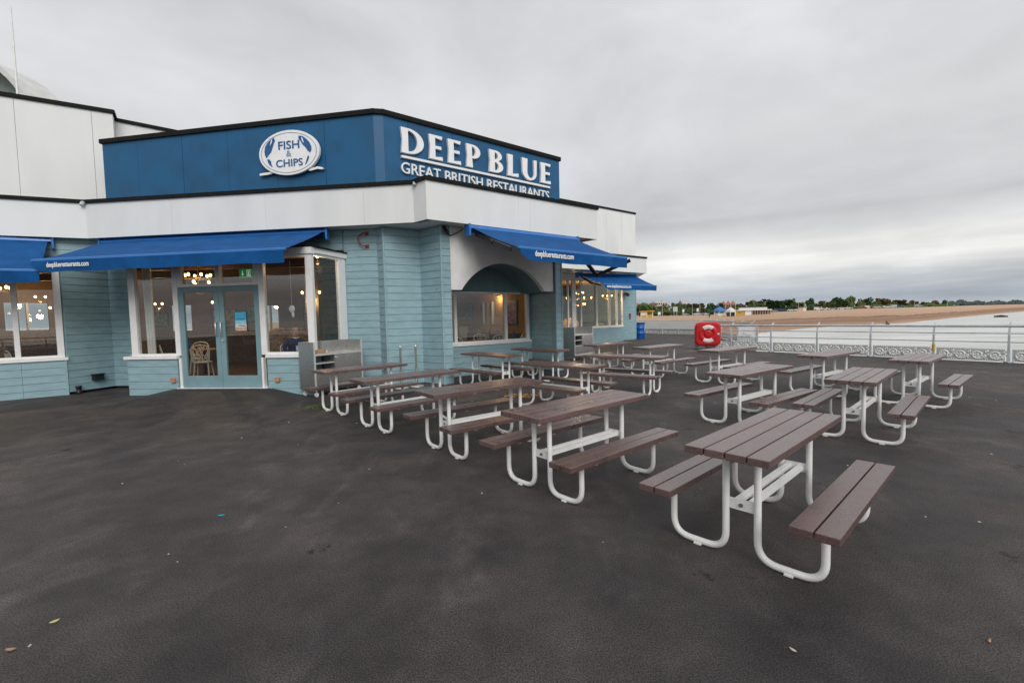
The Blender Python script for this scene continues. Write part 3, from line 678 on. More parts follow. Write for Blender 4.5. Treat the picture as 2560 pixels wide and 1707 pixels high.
# the far wing ----------------------------------------------------------------
G = empty('restaurant_wing', (4.5, 27.0, 0), 'far wing with white upper panels, teal boards and a curved window bay', 'building')
B_main = B; B = G
FG = Fr((7.47, 27.83), 38)
FGU = Fr(FG.P(0, 0, 0)[:2], 38)
panels(FG.P(-9.0, 0, 0)[:2], FG.P(.02, 0, 0)[:2], [2.7, 5.1, 6.43, 7.75], SOF, 7.44, M['white'], G, ch=.10, name='wall_panel')
FGR = Fr(FG.P(0.02, 0, 0)[:2], 128)
panels(FG.P(.02, 0, 0)[:2], FGR.P(9, 0, 0)[:2], [3, 6], SOF, 7.44, M['white'], G, ch=.10, name='wall_panel')
MB().prism([FG.P(-9, -.1, 0)[:2], FG.P(0, -.1, 0)[:2], FGR.P(9, .1, 0)[:2], FG.P(-9, -9, 0)[:2]], 7.0, 7.1).build('roof', M['black'], G)
# canopy fascia of the wing
Wa, Wb = FG.P(-8.6, 2.25, 0)[:2], (7.25, 24.8)
fascia(Wa, Wb, [2.4, 5.0], zt=4.47, zb=3.70, par=G); fascia(Wb, FG.P(.3, -3, 0)[:2], [], zt=4.47, zb=3.70, par=G)
MB().prism([FG.P(-8.6, 2.2, 0)[:2], (7.2, 24.86), FG.P(.06, .09, 0)[:2], FG.P(-8.6, .09, 0)[:2]], 3.71, 3.75).build('soffit', M['soffit'], G)
MB().prism([FG.P(-8.6, 2.2, 0)[:2], (7.2, 24.86), FG.P(.06, .09, 0)[:2], FG.P(-8.6, .09, 0)[:2]], 4.40, 4.46).build('roof', M['black'], G)
# end wall boards, bay with a rounded right end
clad(FG, -1.19, .0, .06, 3.70, G); backing(FG, -1.2, .0, .0, 3.70, G); trim(FG, 0.0, .06, 3.70, G, .05)
clad(FGR, .0, 3.0, .06, 3.70, G); backing(FGR, .05, 9, .0, 3.70, G)
bay = [(-9.0, .25), (-5.42, .25), (-3.74, .25), (-2.66, .25), (-1.92, .16), (-1.22, .03)]
for (s0, o0), (s1, o1) in zip(bay[:-1], bay[1:]):
    a, b_ = FG.P(s0, o0, 0), FG.P(s1, o1, 0); F, ln = Fr.two(a[:2], b_[:2])
    clad(F, .0, ln, -.02, ZS0 - .004, G); backing(F, 0, ln, -.02, ZS0, G); sill(F, -.02, ln + .02)
    bars = [(0, .08), (ln - .08, ln)]
    if s0 == -5.42: bars = [(0, .08), (.42, .52), (ln - .08, ln)]
    if s0 == -9.0: bars = [(0, .1), (1.2, 1.3), (2.3, 2.4), (3.05, 3.13), (ln - .2, ln)]
    glazing(F, bars, ZS1 + .002, 3.40, G)
    MB().fbox(F, 0, ln, -.12, .03, 3.404, 3.70).build('head_board', M['white_frame'], G)
MB().prism([FG.P(-9, 0, 0)[:2], FG.P(-.2, -.15, 0)[:2], FG.P(-.2, -6, 0)[:2], FG.P(-9, -6, 0)[:2]], 3.44, 3.52).build('room_ceiling', M['room_ceil'], G)
MB().prism([FG.P(-9, .1, 0)[:2], FG.P(-1.5, .0, 0)[:2], FG.P(-.2, -6, 0)[:2], FG.P(-9, -6, 0)[:2]], .05, .15).build('room_floor', M['room_floor'], G)
MB().fbox(FG, -9, -.2, -6.1, -6, .15, 3.44).build('room_wall', M['room'], G); MB().fbox(FG, -9.1, -9, -6, 0, .15, 3.44).build('room_wall', M['room'], G)
B = B_main

# signs ------------------------------------------------------------------------
def bez(p0, p1, p2, n=8): return [((1 - t) ** 2 * p0[0] + 2 * t * (1 - t) * p1[0] + t * t * p2[0], (1 - t) ** 2 * p0[1] + 2 * t * (1 - t) * p1[1] + t * t * p2[1]) for t in [i / n for i in range(n + 1)]]
def half(cx, cy, rx, ry, a0, a1, n=14, pw=1.0): return [(cx + rx * math.cos(R(a0 + (a1 - a0) * i / n)), cy + ry * math.sin(R(a0 + (a1 - a0) * i / n))) for i in range(n + 1)]
st = .28
GL = {   # unit capitals: heavy flared stem, thin curves
 'D': [[(-.02, 0), (.30, 0)] + half(.30, .5, .70, .5, -90, 90)[1:] + [(-.02, 1), (.03, .5)], [(.29, .085), (.29, .915)] + half(.29, .5, .42, .415, 90, -90)[1:-1]],
 'E': [[(-.03, 0), (.98, 0), (.95, .15), (.95, .15), (.42, .10), (.42, .45), (.88, .44), (.88, .57), (.42, .56), (.42, .90), (.93, .86), (.98, 1), (-.03, 1), (.03, .5)]],
 'P': [[(-.02, 0), (.42, 0), (.38, .40), (.46, .40)] + half(.46, .70, .52, .30, -90, 90)[1:] + [(-.02, 1), (.04, .5)], [(.38, .49), (.38, .91)] + half(.38, .70, .26, .21, 90, -90)[1:-1]],
 'B': [[(-.02, 0), (.44, 0)] + half(.44, .28, .54, .28, -90, 70)[1:] + half(.44, .765, .46, .235, -60, 90) + [(-.02, 1), (.04, .5)], [(.38, .09), (.38, .47)] + half(.38, .28, .27, .19, 90, -90)[1:-1], [(.38, .59), (.38, .91)] + half(.38, .75, .24, .16, 90, -90)[1:-1]],
 'L': [[(-.03, 0), (.98, 0), (1.0, .17), (.44, .11), (.48, 1), (-.03, 1), (.04, .5)]],
 'U': [[(0, 1), (.36, 1), (.34, .42)] + half(.58, .36, .24, .27, 180, 350, 10) + [(.80, 1), (1.0, 1), (.97, .36)] + half(.50, .36, .475, .38, 0, -180, 16)[1:]],
}
DBS = empty('restaurant_sign', FQ.P(2.9, .06, 5.0), 'raised white letters DEEP BLUE over a rule and small words, on the blue parapet', 'sign')
for ch, s0, s1 in (('D', .52, 1.10), ('E', 1.26, 1.63), ('E', 1.79, 2.17), ('P', 2.34, 2.78), ('B', 3.07, 3.54), ('L', 3.70, 4.08), ('U', 4.22, 4.78), ('E', 4.94, 5.34)):
    vf = curve_mesh(GL[ch], .032, .004); mb = MB(); put2d(mb, vf, FQ, s0, 5.515, s1 - s0, .585, .042); mb.build('letter', M['letter'], DBS)
MB().fbox(FQ, .51, 5.31, .005, .07, 5.395, 5.45).build('rule', M['letter'], DBS)
line_text(DBS, FQ, 'GREAT BRITISH RESTAURANTS', .50, 5.28, 5.045, .255, .03, .05, M['letter'], bold=.004)

LGO = empty('logo_sign', FL.P(5.46, .06, 5.0), 'oval white FISH & CHIPS sign with two blue leaping fish', 'sign')
def ell(cx, cz, rx, rz, n=56): return [(cx + rx * math.cos(2 * math.pi * i / n), cz + rz * math.sin(2 * math.pi * i / n)) for i in range(n)]
mb = MB(); put2d(mb, curve_mesh([ell(0, 0, .79, .515)], .032, .006), FL, 5.46, 5.575, 1, 1, .082); mb.build('plaque', M['letter'], LGO)
mb = MB(); put2d(mb, curve_mesh([ell(0, 0, .735, .465), ell(0, 0, .722, .455)], .004), FL, 5.46, 5.575, 1, 1, .124); mb.build('ring', mat('logo_grey', (.32, .36, .46), .5), LGO)
def lg(x, y): return ((x - 268) / 460 * 1.66, -(y - (378 - (x - 268) * .065)) / 335 * 1.06)
fishL = [(166, 268), (140, 282), (115, 305), (98, 335), (92, 365), (95, 395), (106, 415), (118, 395), (140, 372), (150, 345), (162, 312), (172, 290)]
fishR = [(346, 258), (375, 262), (400, 282), (422, 308), (434, 338), (434, 362), (424, 382), (408, 368), (392, 342), (372, 322), (362, 300), (346, 280)]
wl = [(110, 425), (124, 424), (136, 440), (138, 462), (146, 482), (126, 466), (114, 446)]
wr = [(408, 402), (416, 412), (408, 436), (396, 458), (384, 470), (396, 436)]
for sp in (fishL, fishR, wl, wr):
    mb = MB(); put2d(mb, curve_mesh([[lg(*p) for p in sp]], .005), FL, 5.46, 5.575, 1, 1, .126); mb.build('fish', M['logo_blue'], LGO)
for cx_, cy_, sg in ((138, 300, 1), (383, 290, -1)):
    mb = MB(); pts = [lg(cx_ + sg * dx, cy_ + dy) for dx, dy in ((10, -22), (16, -12), (13, 2), (6, 16), (0, 24), (2, 12), (6, -4))]
    put2d(mb, curve_mesh([pts], .004), FL, 5.46, 5.575, 1, 1, .134); mb.build('fish_belly', M['letter'], LGO)
line_text(LGO, FL, 'FISH', 5.20, 5.75, 5.66, .185, .127, .012, M['logo_blue'], bold=.006)
line_text(LGO, FL, '&', 5.40, 5.53, 5.49, .13, .127, .012, mat('logo_pale_blue', (.25, .36, .52), .5), bold=0)
line_text(LGO, FL, 'CHIPS', 5.12, 5.82, 5.255, .165, .127, .012, M['logo_blue'], bold=.006)
mb = MB(); put2d(mb, curve_mesh([[(-.83, -.415), (-.6, -.405), (-.45, -.37), (-.42, -.42), (-.6, -.455), (-.83, -.465)]], .03, .004), FL, 5.46, 5.575, 1, 1, .05); mb.build('flourish', M['letter'], LGO)
mb = MB(); put2d(mb, curve_mesh([[(.42, -.38), (.55, -.395), (.70, -.37), (.82, -.395), (.85, -.425), (.82, -.44), (.70, -.42), (.5, -.45)]], .03, .004), FL, 5.46, 5.575, 1, 1, .05); mb.build('flourish', M['letter'], LGO)
# ---------------------------------------------------------------- awnings
def awning(label, ca_, cb_, zc, ba_, bb_, zb, text=None, ts=(.38, 1.55), arms=((.12, .46, .14, .08), (.88, .46, .14, .08))):
    ca, cb = Vector((*ca_, zc)), Vector((*cb_, zc)); ba, bb = Vector((*ba_, zb)), Vector((*bb_, zb))
    A = empty('awning', (ca + cb) / 2 - Vector((0, 0, .1)), label, 'awning', 'blue awnings under the white fascia')
    out = ((ba + bb) - (ca + cb)); out.z = 0; out.normalize(); ln = (bb - ba).length; dr = (bb - ba).normalized()
    # cassette: half-round box with end caps
    mb = MB(); up = Vector((0, 0, 1))
    prof = [(-.10, .07), (.02, .075), (.10, .03), (.115, -.02), (.08, -.03), (.06, .01), (-.02, .03), (-.02, -.10), (-.10, -.10)]
    d = (cb - ca).normalized(); e0, e1 = ca - d * .06, cb + d * .06
    vs = [e + out * x + up * z for e in (e0, e1) for x, z in prof]; k = len(prof)
    mb.add(vs, [tuple(reversed(range(k))), tuple(range(k, 2 * k))] + [(i, (i + 1) % k, k + (i + 1) % k, k + i) for i in range(k)])
    mb.build('cassette', M['awn_metal'], A)
    for e, s_ in ((ca, -1), (cb, 1)):
        mb = MB(); c = e + d * (s_ * .085); mb.hexa([c + d * a_ + out * x + up * z for z in (-.20, .085) for a_, x in ((-.024, -.11), (.024, -.11), (.024, .12), (-.024, .12))]); mb.build('end_cap', M['awn_metal'], A, bevel=.012)
    # fabric with a slight belly and seams
    mb = MB(); nu, nv = max(12, int(ln / .3)), 8; vs = []; fs = []
    for j in range(nv + 1):
        v = j / nv
        for i in range(nu + 1):
            u = i / nu; p = (ca.lerp(cb, u) + out * .06).lerp(ba.lerp(bb, u), v)
            p.z += -.028 * math.sin(math.pi * v) + (.010 * math.sin(u * ln * 2.4 + v) + .007 * math.sin(u * ln * 5.3 - 2 * v)) * math.sin(math.pi * v); vs.append(p)
    for j in range(nv):
        for i in range(nu): q = j * (nu + 1) + i; fs.append((q, q + 1, q + nu + 2, q + nu + 1))
    nb_ = len(vs); vs += [v - Vector((0, 0, .004)) for v in vs]; fs += [tuple(nb_ + i for i in reversed(f)) for f in fs]
    mb.add(vs, fs, 0, True); mb.build('canopy', M['awning'], A)
    mb = MB(); mb.bar(ba - dr * .02, bb + dr * .02, .075, .055); mb.build('front_bar', M['awn_metal'], A, bevel=.012)
    # hanging valance, wavy lower edge
    mb = MB(); n = int(ln / .1); vs = []; fs = []; H_ = .235
    for j in range(4):
        for i in range(n + 1):
            u = i / n; s_ = u * ln; sw = .022 * math.sin(s_ * 3.1) + .013 * math.sin(s_ * 7.7 + 1); cut = max(0.0, 1 - s_ / .42) ** 2 * .14
            p = ba.lerp(bb, u) + out * (.043 + sw * j / 3 * .9); p.z -= .02 + (H_ - cut + .006 * math.sin(s_ * 5)) * j / 3; vs.append(p)
    for j in range(3):
        for i in range(n): q = j * (n + 1) + i; fs.append((q, q + 1, q + n + 2, q + n + 1))
    nb_ = len(vs); vs += [v - out * .004 for v in vs]; fs += [tuple(nb_ + i for i in reversed(f)) for f in fs]
    mb.add(vs, fs, 0, True); val = mb.build('valance', M['awning'], A)
    if text:
        F = Fr((ba.x, ba.y), math.degrees(math.atan2(dr.y, dr.x)))
        vf = text_mesh(text, .001, .022); x0, x1, y0, y1 = ext(vf[0]); sx = (ts[1] - ts[0]) / (x1 - x0)
        mb = MB(); vs, fs = vf
        sw = lambda s_: .022 * math.sin(s_ * 3.1) + .013 * math.sin(s_ * 7.7 + 1)
        mb.add([F.P(ts[0] + (v[0] - x0) * sx, .060 + sw(ts[0] + (v[0] - x0) * sx) * .55 + v[2], zb - .155 + v[1] * sx * 1.45) for v in vs], fs)
        mb.build('lettering', M['letter'], val)
    for (u, ex_, dp, ah), s_ in zip(arms, (1, -1)):       # folding arms: place, fold, hang, depth
        sh = ca.lerp(cb, u) - Vector((0, 0, .13)) + out * .05; en = ba.lerp(bb, u - s_ * .09) - Vector((0, 0, .05))
        el = sh.lerp(en, .5) + dr * (s_ * ex_) - Vector((0, 0, dp))
        mb = MB(); mb.bar(sh, el, .05, ah); mb.bar(el, en, .045, ah * .9); mb.ball(el, .06, 8, 6); mb.build('folding_arm', M['dark'], A)
    return A
TX = 'deepbluerestaurants.com'
awning('blue awning with its web address, projecting over the arched window', (-.896, 10.88), (1.76, 12.9), 3.66, (.18, 9.38), (2.88, 11.59), 2.97, TX, (.38, 1.55), ((.03, .02, .02, .10), (.96, .12, .62, .09)))
awning('long blue awning projecting over the glazed double doors', (-10.03, 11.61), (-4.33, 10.93), 3.66, (-9.84, 9.64), (-4.28, 8.87), 2.97, TX, (.39, 1.36))
awning('blue awning cut off by the picture edge, over the left-hand bay window', (-16.4, 8.6), (-11.11, 11.27), 3.66, (-15.1, 7.0), (-9.80, 9.70), 2.77)
awning('smaller looking blue awning on the far wing, over the curved bay', (3.36, 23.08), (6.57, 24.85), 3.60, (4.29, 21.48), (7.44, 23.81), 2.97, 'www.' + TX, (.15, 1.9), ((.04, .05, .1, .08), (.8, .5, .3, .10)))

# ---------------------------------------------------------------- picnic tables
HL, HW, HT = .795, .25, .75
BY, BW_, BZ = .468, .118, .419
GI, GO, LX = .098, .463, .53
def plank(x0, x1, y0, y1, z1, th, name, par):
    return MB().box((x0, y0, z1 - th), (x1, y1, z1)).build(name, M['plank'], par, bevel=.004)
def ubend(pts, rad, n=6):
    out = [Vector(pts[0])]
    for i in range(1, len(pts) - 1):
        p, a, b = Vector(pts[i]), Vector(pts[i - 1]), Vector(pts[i + 1]); u = (a - p).normalized(); w = (b - p).normalized()
        s_, e_ = p + u * rad, p + w * rad
        for k in range(n + 1):
            t_ = k / n; out.append(s_.lerp(p, t_).lerp(p.lerp(e_, t_), t_))
    out.append(Vector(pts[-1])); return out
def make_table():
    T = empty('picnic_table', (0, 0, 0))
    w = (2 * HW - 3 * .010) / 4
    for i in range(4):
        y0 = -HW + i * (w + .010); plank(-HL + random.uniform(-.003, .003), HL + random.uniform(-.003, .003), y0, y0 + w, HT, .046, 'table_plank', T)
    wb = (2 * BW_ - .010) / 2
    for s_ in (-1, 1):
        for i in range(2):
            y0 = s_ * BY - BW_ + i * (wb + .010); plank(-HL + random.uniform(-.003, .003), HL + random.uniform(-.003, .003), y0, y0 + wb, BZ, .046, 'bench_plank', T)
    r = .0225
    for sx in (-1, 1):
        for sy in (-1, 1):
            mb = MB(); pts = ubend([(sx * LX, sy * GI, HT - .048), (sx * LX, sy * GI, r), (sx * LX, sy * GO, r), (sx * LX, sy * GO, BZ - .048)], .125, 8)
            mb.tube(pts, r, 10); mb.bar((sx * LX - .03, sy * (GI + GO) / 2, .006), (sx * LX + .05, sy * (GI + GO) / 2, .006), .05, .010)
            mb.build('leg', M['tube'], T)
        mb = MB(); mb.box((sx * LX - .004, -GI, .315), (sx * LX + .004, GI, .385)); pl = mb.build('cross_plate', M['tube'], T)
        mb = MB(); mb.tube([(sx * LX + sx * .004, 0, .35), (sx * LX + sx * .013, 0, .35)], .013, 8); mb.build('bolt', M['bolt'], pl)
        mb = MB(); mb.box((sx * LX - .02, -HW + .03, HT - .055), (sx * LX + .02, HW - .03, HT - .0465)); mb.build('top_batten', M['tube'], T)
    for sx in (-.25, .25):
        MB().box((sx - .02, -HW + .015, HT - .053), (sx + .02, HW - .015, HT - .0465)).build('top_batten', M['tube'], T)
    for s_ in (-1, 1):
        for x in (-LX, 0, LX): MB().box((x - .02 + .06 * (x != 0) * (-1 if x > 0 else 1), s_ * BY - BW_ + .012, BZ - .053), (x + .02 + .06 * (x != 0) * (-1 if x > 0 else 1), s_ * BY + BW_ - .012, BZ - .0465)).build('bench_batten', M['tube'], T)
        mb = MB(); mb.bar((-LX + .004, s_ * .042, .352), (LX - .004, s_ * .042, .352), .036, .036); mb.build('stretcher', M['tube'], T)
    return T
proto = make_table()
TABLES = [   # x, y, heading of the long axis from +Y towards +X, label
 (1.84, 3.266, 47.5, 'picnic table at the very front, with only bare asphalt before it'),
 (.647, 4.45, 49.2, 'picnic table just left of the front one, second in the diagonal row'),
 (-.391, 5.713, 52.4, 'picnic table in the middle of the diagonal row, third from the front'),
 (-1.612, 6.993, 46.9, 'picnic table in the diagonal row, between its middle and its far end'),
 (-2.709, 8.28, 43.9, 'picnic table ending the diagonal row, in front of the near steel cart'),
 (3.46, 6.675, 52.9, 'picnic table directly behind the front one, left of the two benches that nearly touch'),
 (4.489, 5.892, 46.6, 'picnic table to the right behind the front one, seen almost end on'),
 (6.064, 8.815, 54.5, 'picnic table standing alone nearest the middle of the sea railing'),
 (6.812, 7.722, 50.4, 'outermost picnic table at the right, below the railing post with yellow tape'),
 (4.888, 10.459, 55.0, 'picnic table standing in front of the red lifebuoy cabinet'),
 (-.508, 10.513, -43.0, 'picnic table in shade below the left pane of the arched window'),
 (.692, 11.704, -43.2, 'picnic table in shade at the pier right of the arched window'),
 (.818, 8.022, -46.1, 'cross-turned picnic table with orange food spilt beside its bench'),
 (2.289, 9.30, -54.4, 'cross-turned picnic table on open asphalt, right of the one with spilt food'),
 (2.766, 13.242, 51.1, 'picnic table in front of the far steel cart and the wing'),
 (3.747, 11.782, 50.9, 'picnic table on the open asphalt below the far blue bin'),
]
for i, (x, y, a, lab) in enumerate(TABLES):
    t_ = proto if i == 0 else copy_tree(proto)
    t_.location = (x, y, .002); t_.rotation_euler = (0, 0, R(90 - a)); tag(t_, lab, 'picnic table', 'picnic tables on the pier deck')

# ---------------------------------------------------------------- steel serving carts
def cart(label, P0, ang, ln, dep):
    F = Fr(P0, ang); T = empty('serving_cart', F.P(ln / 2, -dep / 2, 0), label, 'serving cart', 'steel serving carts against the restaurant')
    zb, zt, zc = .14, 1.15, .90
    MB().fbox(F, 0, .02, -dep, 0, zb, zt).build('side_panel', M['steel'], T); MB().fbox(F, ln - .02, ln, -dep, 0, zb, zt).build('side_panel', M['steel'], T)
    MB().fbox(F, .022, ln - .022, -dep, -dep + .02, zb, zt).build('back_panel', M['steel'], T)
    MB().fbox(F, .022, ln - .022, -dep + .022, .012, zc - .035, zc).build('counter', M['steel_lip'], T)
    for s_ in (-.001, ln - .034): MB().fbox(F, s_, s_ + .035, .001, .016, zb, zt).build('edge_strip', M['steel_lip'], T)
    x1 = ln * .40
    MB().fbox(F, .022, x1, -dep + .1, -dep + .11, .50, zc - .036).build('shelf_back', M['shelf_dark'], T)
    MB().fbox(F, .037, x1, -dep + .11, .004, .690, .712).build('shelf', M['steel_lip'], T); MB().fbox(F, .037, x1, -dep + .11, .004, .50, .522).build('shelf', M['steel_lip'], T)
    MB().fbox(F, x1, x1 + .015, -dep + .1, .0, .50, zc - .036).build('divider', M['steel'], T)
    d = MB().fbox(F, x1 + .017, ln - .04, -.02, .002, zb + .10, zc - .037).build('door', M['steel'], T)
    mb = MB(); mb.tube([F.P(x1 + .05, .002, .80), F.P(x1 + .05, .03, .80)], .02, 8); mb.build('door_knob', M['chrome'], d)
    MB().fbox(F, .037, x1 + .013, -.02, .002, zb + .10, .498).build('lower_panel', M['steel'], T)
    MB().fbox(F, .022, ln - .022, -dep + .022, -.002, zb + .01, zb + .09).build('base', M['steel_lip'], T)
    for s_ in (.07, ln - .07):
        for o in (-.06, -dep + .06):
            c = F.P(s_, o, .0); mb = MB(); mb.tube([c + F.n * -.014 + Vector((0, 0, .047)), c + F.n * .014 + Vector((0, 0, .047))], .045, 12, caps=True); mb.box((c.x - .012, c.y - .012, .06), (c.x + .012, c.y + .012, zb)); mb.build('castor', M['palegrey'], T)
    return F
CF = cart('steel serving cart with open shelves against the entrance bay', (-4.10, 9.52), 57, 1.22, .52)
bx = MB(); bx.fbox(CF, .20, .44, -.36, -.20, .902, .965); bx.fbox(CF, .195, .445, -.365, -.195, .945, .968); o = bx.build('cardboard_box', M['card'], None, loc=CF.P(.32, -.28, .902), bevel=.004); tag(o, 'flat brown cardboard box on top of the near steel cart', 'box')
o = MB().fbox(CF, .06, .17, -.26, -.14, .901, .912).build('tray', M['wood'], None, loc=CF.P(.1, -.2, .9)); tag(o, 'small dark tray left of the cardboard box on the cart', 'tray')
cart('steel serving cart standing in front of the far wing', (2.13, 15.8), 50, 1.25, .60)

# queue posts
for x, y, lab in ((-2.26, 10.80, 'steel queue post at the fold of the teal wall, right one of two'), (-2.56, 10.56, 'steel queue post by the teal wall, left one of two')):
    Q = empty('queue_post', (x, y, 0), lab, 'post', 'polished queue posts')
    MB().lathe((x, y, .002), [(.17, 0), (.17, .012), (.15, .022), (.05, .035), (.03, .05)], 20).build('base', M['chrome'], Q)
    MB().lathe((x, y, .05), [(.026, 0), (.026, .86), (.034, .87), (.034, .915), (.02, .935), (.001, .94)], 14).build('pole', M['chrome'], Q)

# fittings on the walls
def wall_thing(name, mb, m, label, cat, group=None, bevel=.0):
    c = Vector((sum(v[0] for v in mb.v), sum(v[1] for v in mb.v), sum(v[2] for v in mb.v))) / len(mb.v)
    o = mb.build(name, m, None, bevel=bevel, loc=c); return tag(o, label, cat, group)
mb = MB(); mb.fbox(FB0R, .46, .68, .02, .12, .27, .40); mb.fbox(FB0R, .44, .70, .02, .15, .40, .425); wall_thing('wall_light', mb, M['dark'], 'black box light low on the shaded teal wall', 'wall light', bevel=.008)
mb = MB(); c = FB0R.P(.13, .10, .0); mb.lathe(c, [(.06, 0), (.06, .06), (.045, .07), (.045, .14), (.06, .15), (.06, .19), (.01, .20)], 10); wall_thing('drain_cap', mb, M['dark'], 'dark pipe cap at the foot of the teal wall corner', 'pipe cap')
for s_, lab in ((1.12, 'terracotta socket box left of the doors'), (3.62, 'terracotta socket box right of the doors')):
    mb = MB(); mb.fbox(FB1, s_, s_ + .10, .02, .07, .30, .39); wall_thing('socket_box', mb, M['orange'], lab, 'socket box', 'outdoor socket boxes')
mb = MB(); pts = [FW.P(6.60, .03, 3.62), FW.P(6.58, .10, 3.63)] + [FW.P(6.58 - .17 * math.sin(R(a)), .10, 3.48 + .15 * math.cos(R(a))) for a in range(0, 181, 15)] + [FW.P(6.60, .04, 3.33)]
mb.tube(pts, .016, 8); mb.fbox(FW, 6.56, 6.64, .015, .04, 3.58, 3.67); mb.fbox(FW, 6.56, 6.64, .015, .04, 3.28, 3.37); wall_thing('pipe_hook', mb, M['redpipe'], 'curved dull red pipe hook high on the teal wall', 'hook')
FP4, _ = Fr.two(PP[3], PP[4])
mb = MB(); mb.fbox(FP4, .06, .12, .02, .08, 3.66, 3.73); mb.tube([FP4.P(.09, .06, 3.68), FP4.P(.09, .10, 3.62), FP4.P(.10, .16, 3.56)], [.03, .045, .045], 10); mb.tube([FP4.P(.12, .03, 3.58), FP4.P(.25, .05, 3.52), FP4.P(.42, .05, 3.60), FP4.P(.6, .03, 3.70)], .012, 6)
wall_thing('camera', mb, M['dark'], 'black security camera and cable under the soffit by the arch', 'camera')
mb = MB(); mb.fbox(FG, -.66, -.58, .02, .10, 1.38, 1.55); mb.tube([FG.P(-.62, .06, 1.40), FG.P(-.62, .10, 1.25)], .03, 8); mb.fbox(FG, -.60, -.52, .02, .06, 1.5, 1.6); wall_thing('hose_reel', mb, M['redpipe'], 'small dark red fitting on the far wing end wall', 'fitting')
mb = MB(); mb.tube([FG.P(-1.16, .35, 2.66), FG.P(-1.1, .1, 2.72)], .10, 12); wall_thing('wall_lamp', mb, M['dark'], 'dark round lamp under the far awning', 'wall lamp')

# poster on the door
P_ = empty('poster', FB1.P(2.82, -.03, 1.4), 'blue and sand coloured poster stuck inside the right-hand door glass', 'poster')
MB().fbox(FB1, 2.67, 2.965, -.043, -.038, 1.40, 1.84).build('poster_border', mat('poster_navy', (.03, .07, .12), .5), P_)
for z0, z1, c in ((1.64, 1.825, (.06, .42, .62)), (1.56, 1.64, (.30, .62, .74)), (1.49, 1.56, (.72, .72, .70)), (1.415, 1.49, (.72, .42, .28))):
    MB().fbox(FB1, 2.685, 2.95, -.0378, -.0365, z0, z1).build('print_band', mat('poster_ink', c, .5, var=.15, vscale=30), P_)
MB().fbox(FB1, 2.72, 2.92, -.0362, -.0355, 1.665, 1.685).build('print_line', mat('poster_line', (.02, .18, .35), .5), P_)
mb = MB(); mb.add([FB1.P(2.74 + dx, -.036, 1.525 + dz) for dx, dz in ((0, 0), (.17, -.02), (.20, .0), (.06, .02))], [(0, 1, 2, 3)]); mb.build('print_wave', mat('poster_wave', (.05, .30, .5), .5), P_)
# ---------------------------------------------------------------- railing along the sea
ED = Vector((.601, -.799, 0)); EN = Vector((.799, .601, 0)); E0 = Vector((8.0, 20.07, 0)); SPN = 1.553
def scroll_panel(par, base, d, nrm, ln, me_cache={}):
    """cast panel: plate, beaded edges and four leafy scrolls; mesh shared between panels"""
    key = round(ln, 2)
    if key not in me_cache:
        mb = MB(); mb.box((0, -.010, .03), (ln, .010, .37), 0)
        n = 4; w = ln / n
        for i in range(n):
            cx = w * (i + .5); cz = .195
            pts = [(cx + (.02 + .125 * t / 26) * math.cos(R(t * 26 + 40)), -.014, cz + (.02 + .105 * t / 26) * math.sin(R(t * 26 + 40))) for t in range(27)]
            mb.tube(pts, [.012 + .010 * t / 26 for t in range(27)], 5, 1)
            mb.ball((cx, -.015, cz), .035, 8, 4, 1, (1, .5, 1))
            for k in range(7):
                a = k * 51 + 15 * i; ex_, ez_ = cx + .085 * math.cos(R(a)), cz + .075 * math.sin(R(a))
                mb.ball((ex_, -.013, ez_), .030, 6, 4, 1, (1.2, .5, .8))
            for k in range(5):     # leaves between the scrolls
                a = 60 * k; mb.ball((cx + w / 2 + .035 * math.cos(R(a)), -.012, cz + .10 * math.sin(R(a * 1.7))), .028, 6, 4, 1, (.8, .5, 1.3))
        for z in (.055, .345):
            for k in range(int(ln / .05)): mb.box((.02 + k * .05, -.018, z - .011), (.045 + k * .05, -.009, z + .011), 1)
        me_cache[key] = mb.mesh('panel', [M['rail_panel'], M['scroll']])
    ob = bpy.data.objects.new('panel', me_cache[key]); COL.objects.link(ob); ob.parent = par
    ob.location = Vector(base) - wloc(par); ob.rotation_euler = (0, 0, math.atan2(d.y, d.x)); return ob
def rail_post(par, p, nrm, m=None):
    mb = MB(); d = Vector((-nrm.y, nrm.x, 0))
    prof = [(0, 0, .075), (.0, .10, .062), (.0, .45, .048), (.004, .75, .044), (.03, .90, .042), (.075, 1.00, .042), (.15, 1.07, .040), (.22, 1.10, .036)]
    vs = []; fs = []
    for o, z, w in prof:
        for a, b_ in ((-1, -1), (1, -1), (1, 1), (-1, 1)):
            t_ = .5 if z < .9 else .35
            vs.append(p + nrm * (o + b_ * w * t_ * (1 if z < .9 else .4)) + d * (a * w * .55) + Vector((0, 0, z + (b_ * -w * .45 if z > .9 else 0))))
    k = len(prof)
    for i in range(k - 1):
        for q in range(4): fs.append((i * 4 + q, i * 4 + (q + 1) % 4, (i + 1) * 4 + (q + 1) % 4, (i + 1) * 4 + q))
    fs += [(3, 2, 1, 0), ((k - 1) * 4, (k - 1) * 4 + 1, (k - 1) * 4 + 2, (k - 1) * 4 + 3)]
    mb.add(vs, fs); mb.box((p.x - .07, p.y - .07, .0), (p.x + .07, p.y + .07, .03))
    return mb.build('post', m or M['rail'], par, bevel=.006)
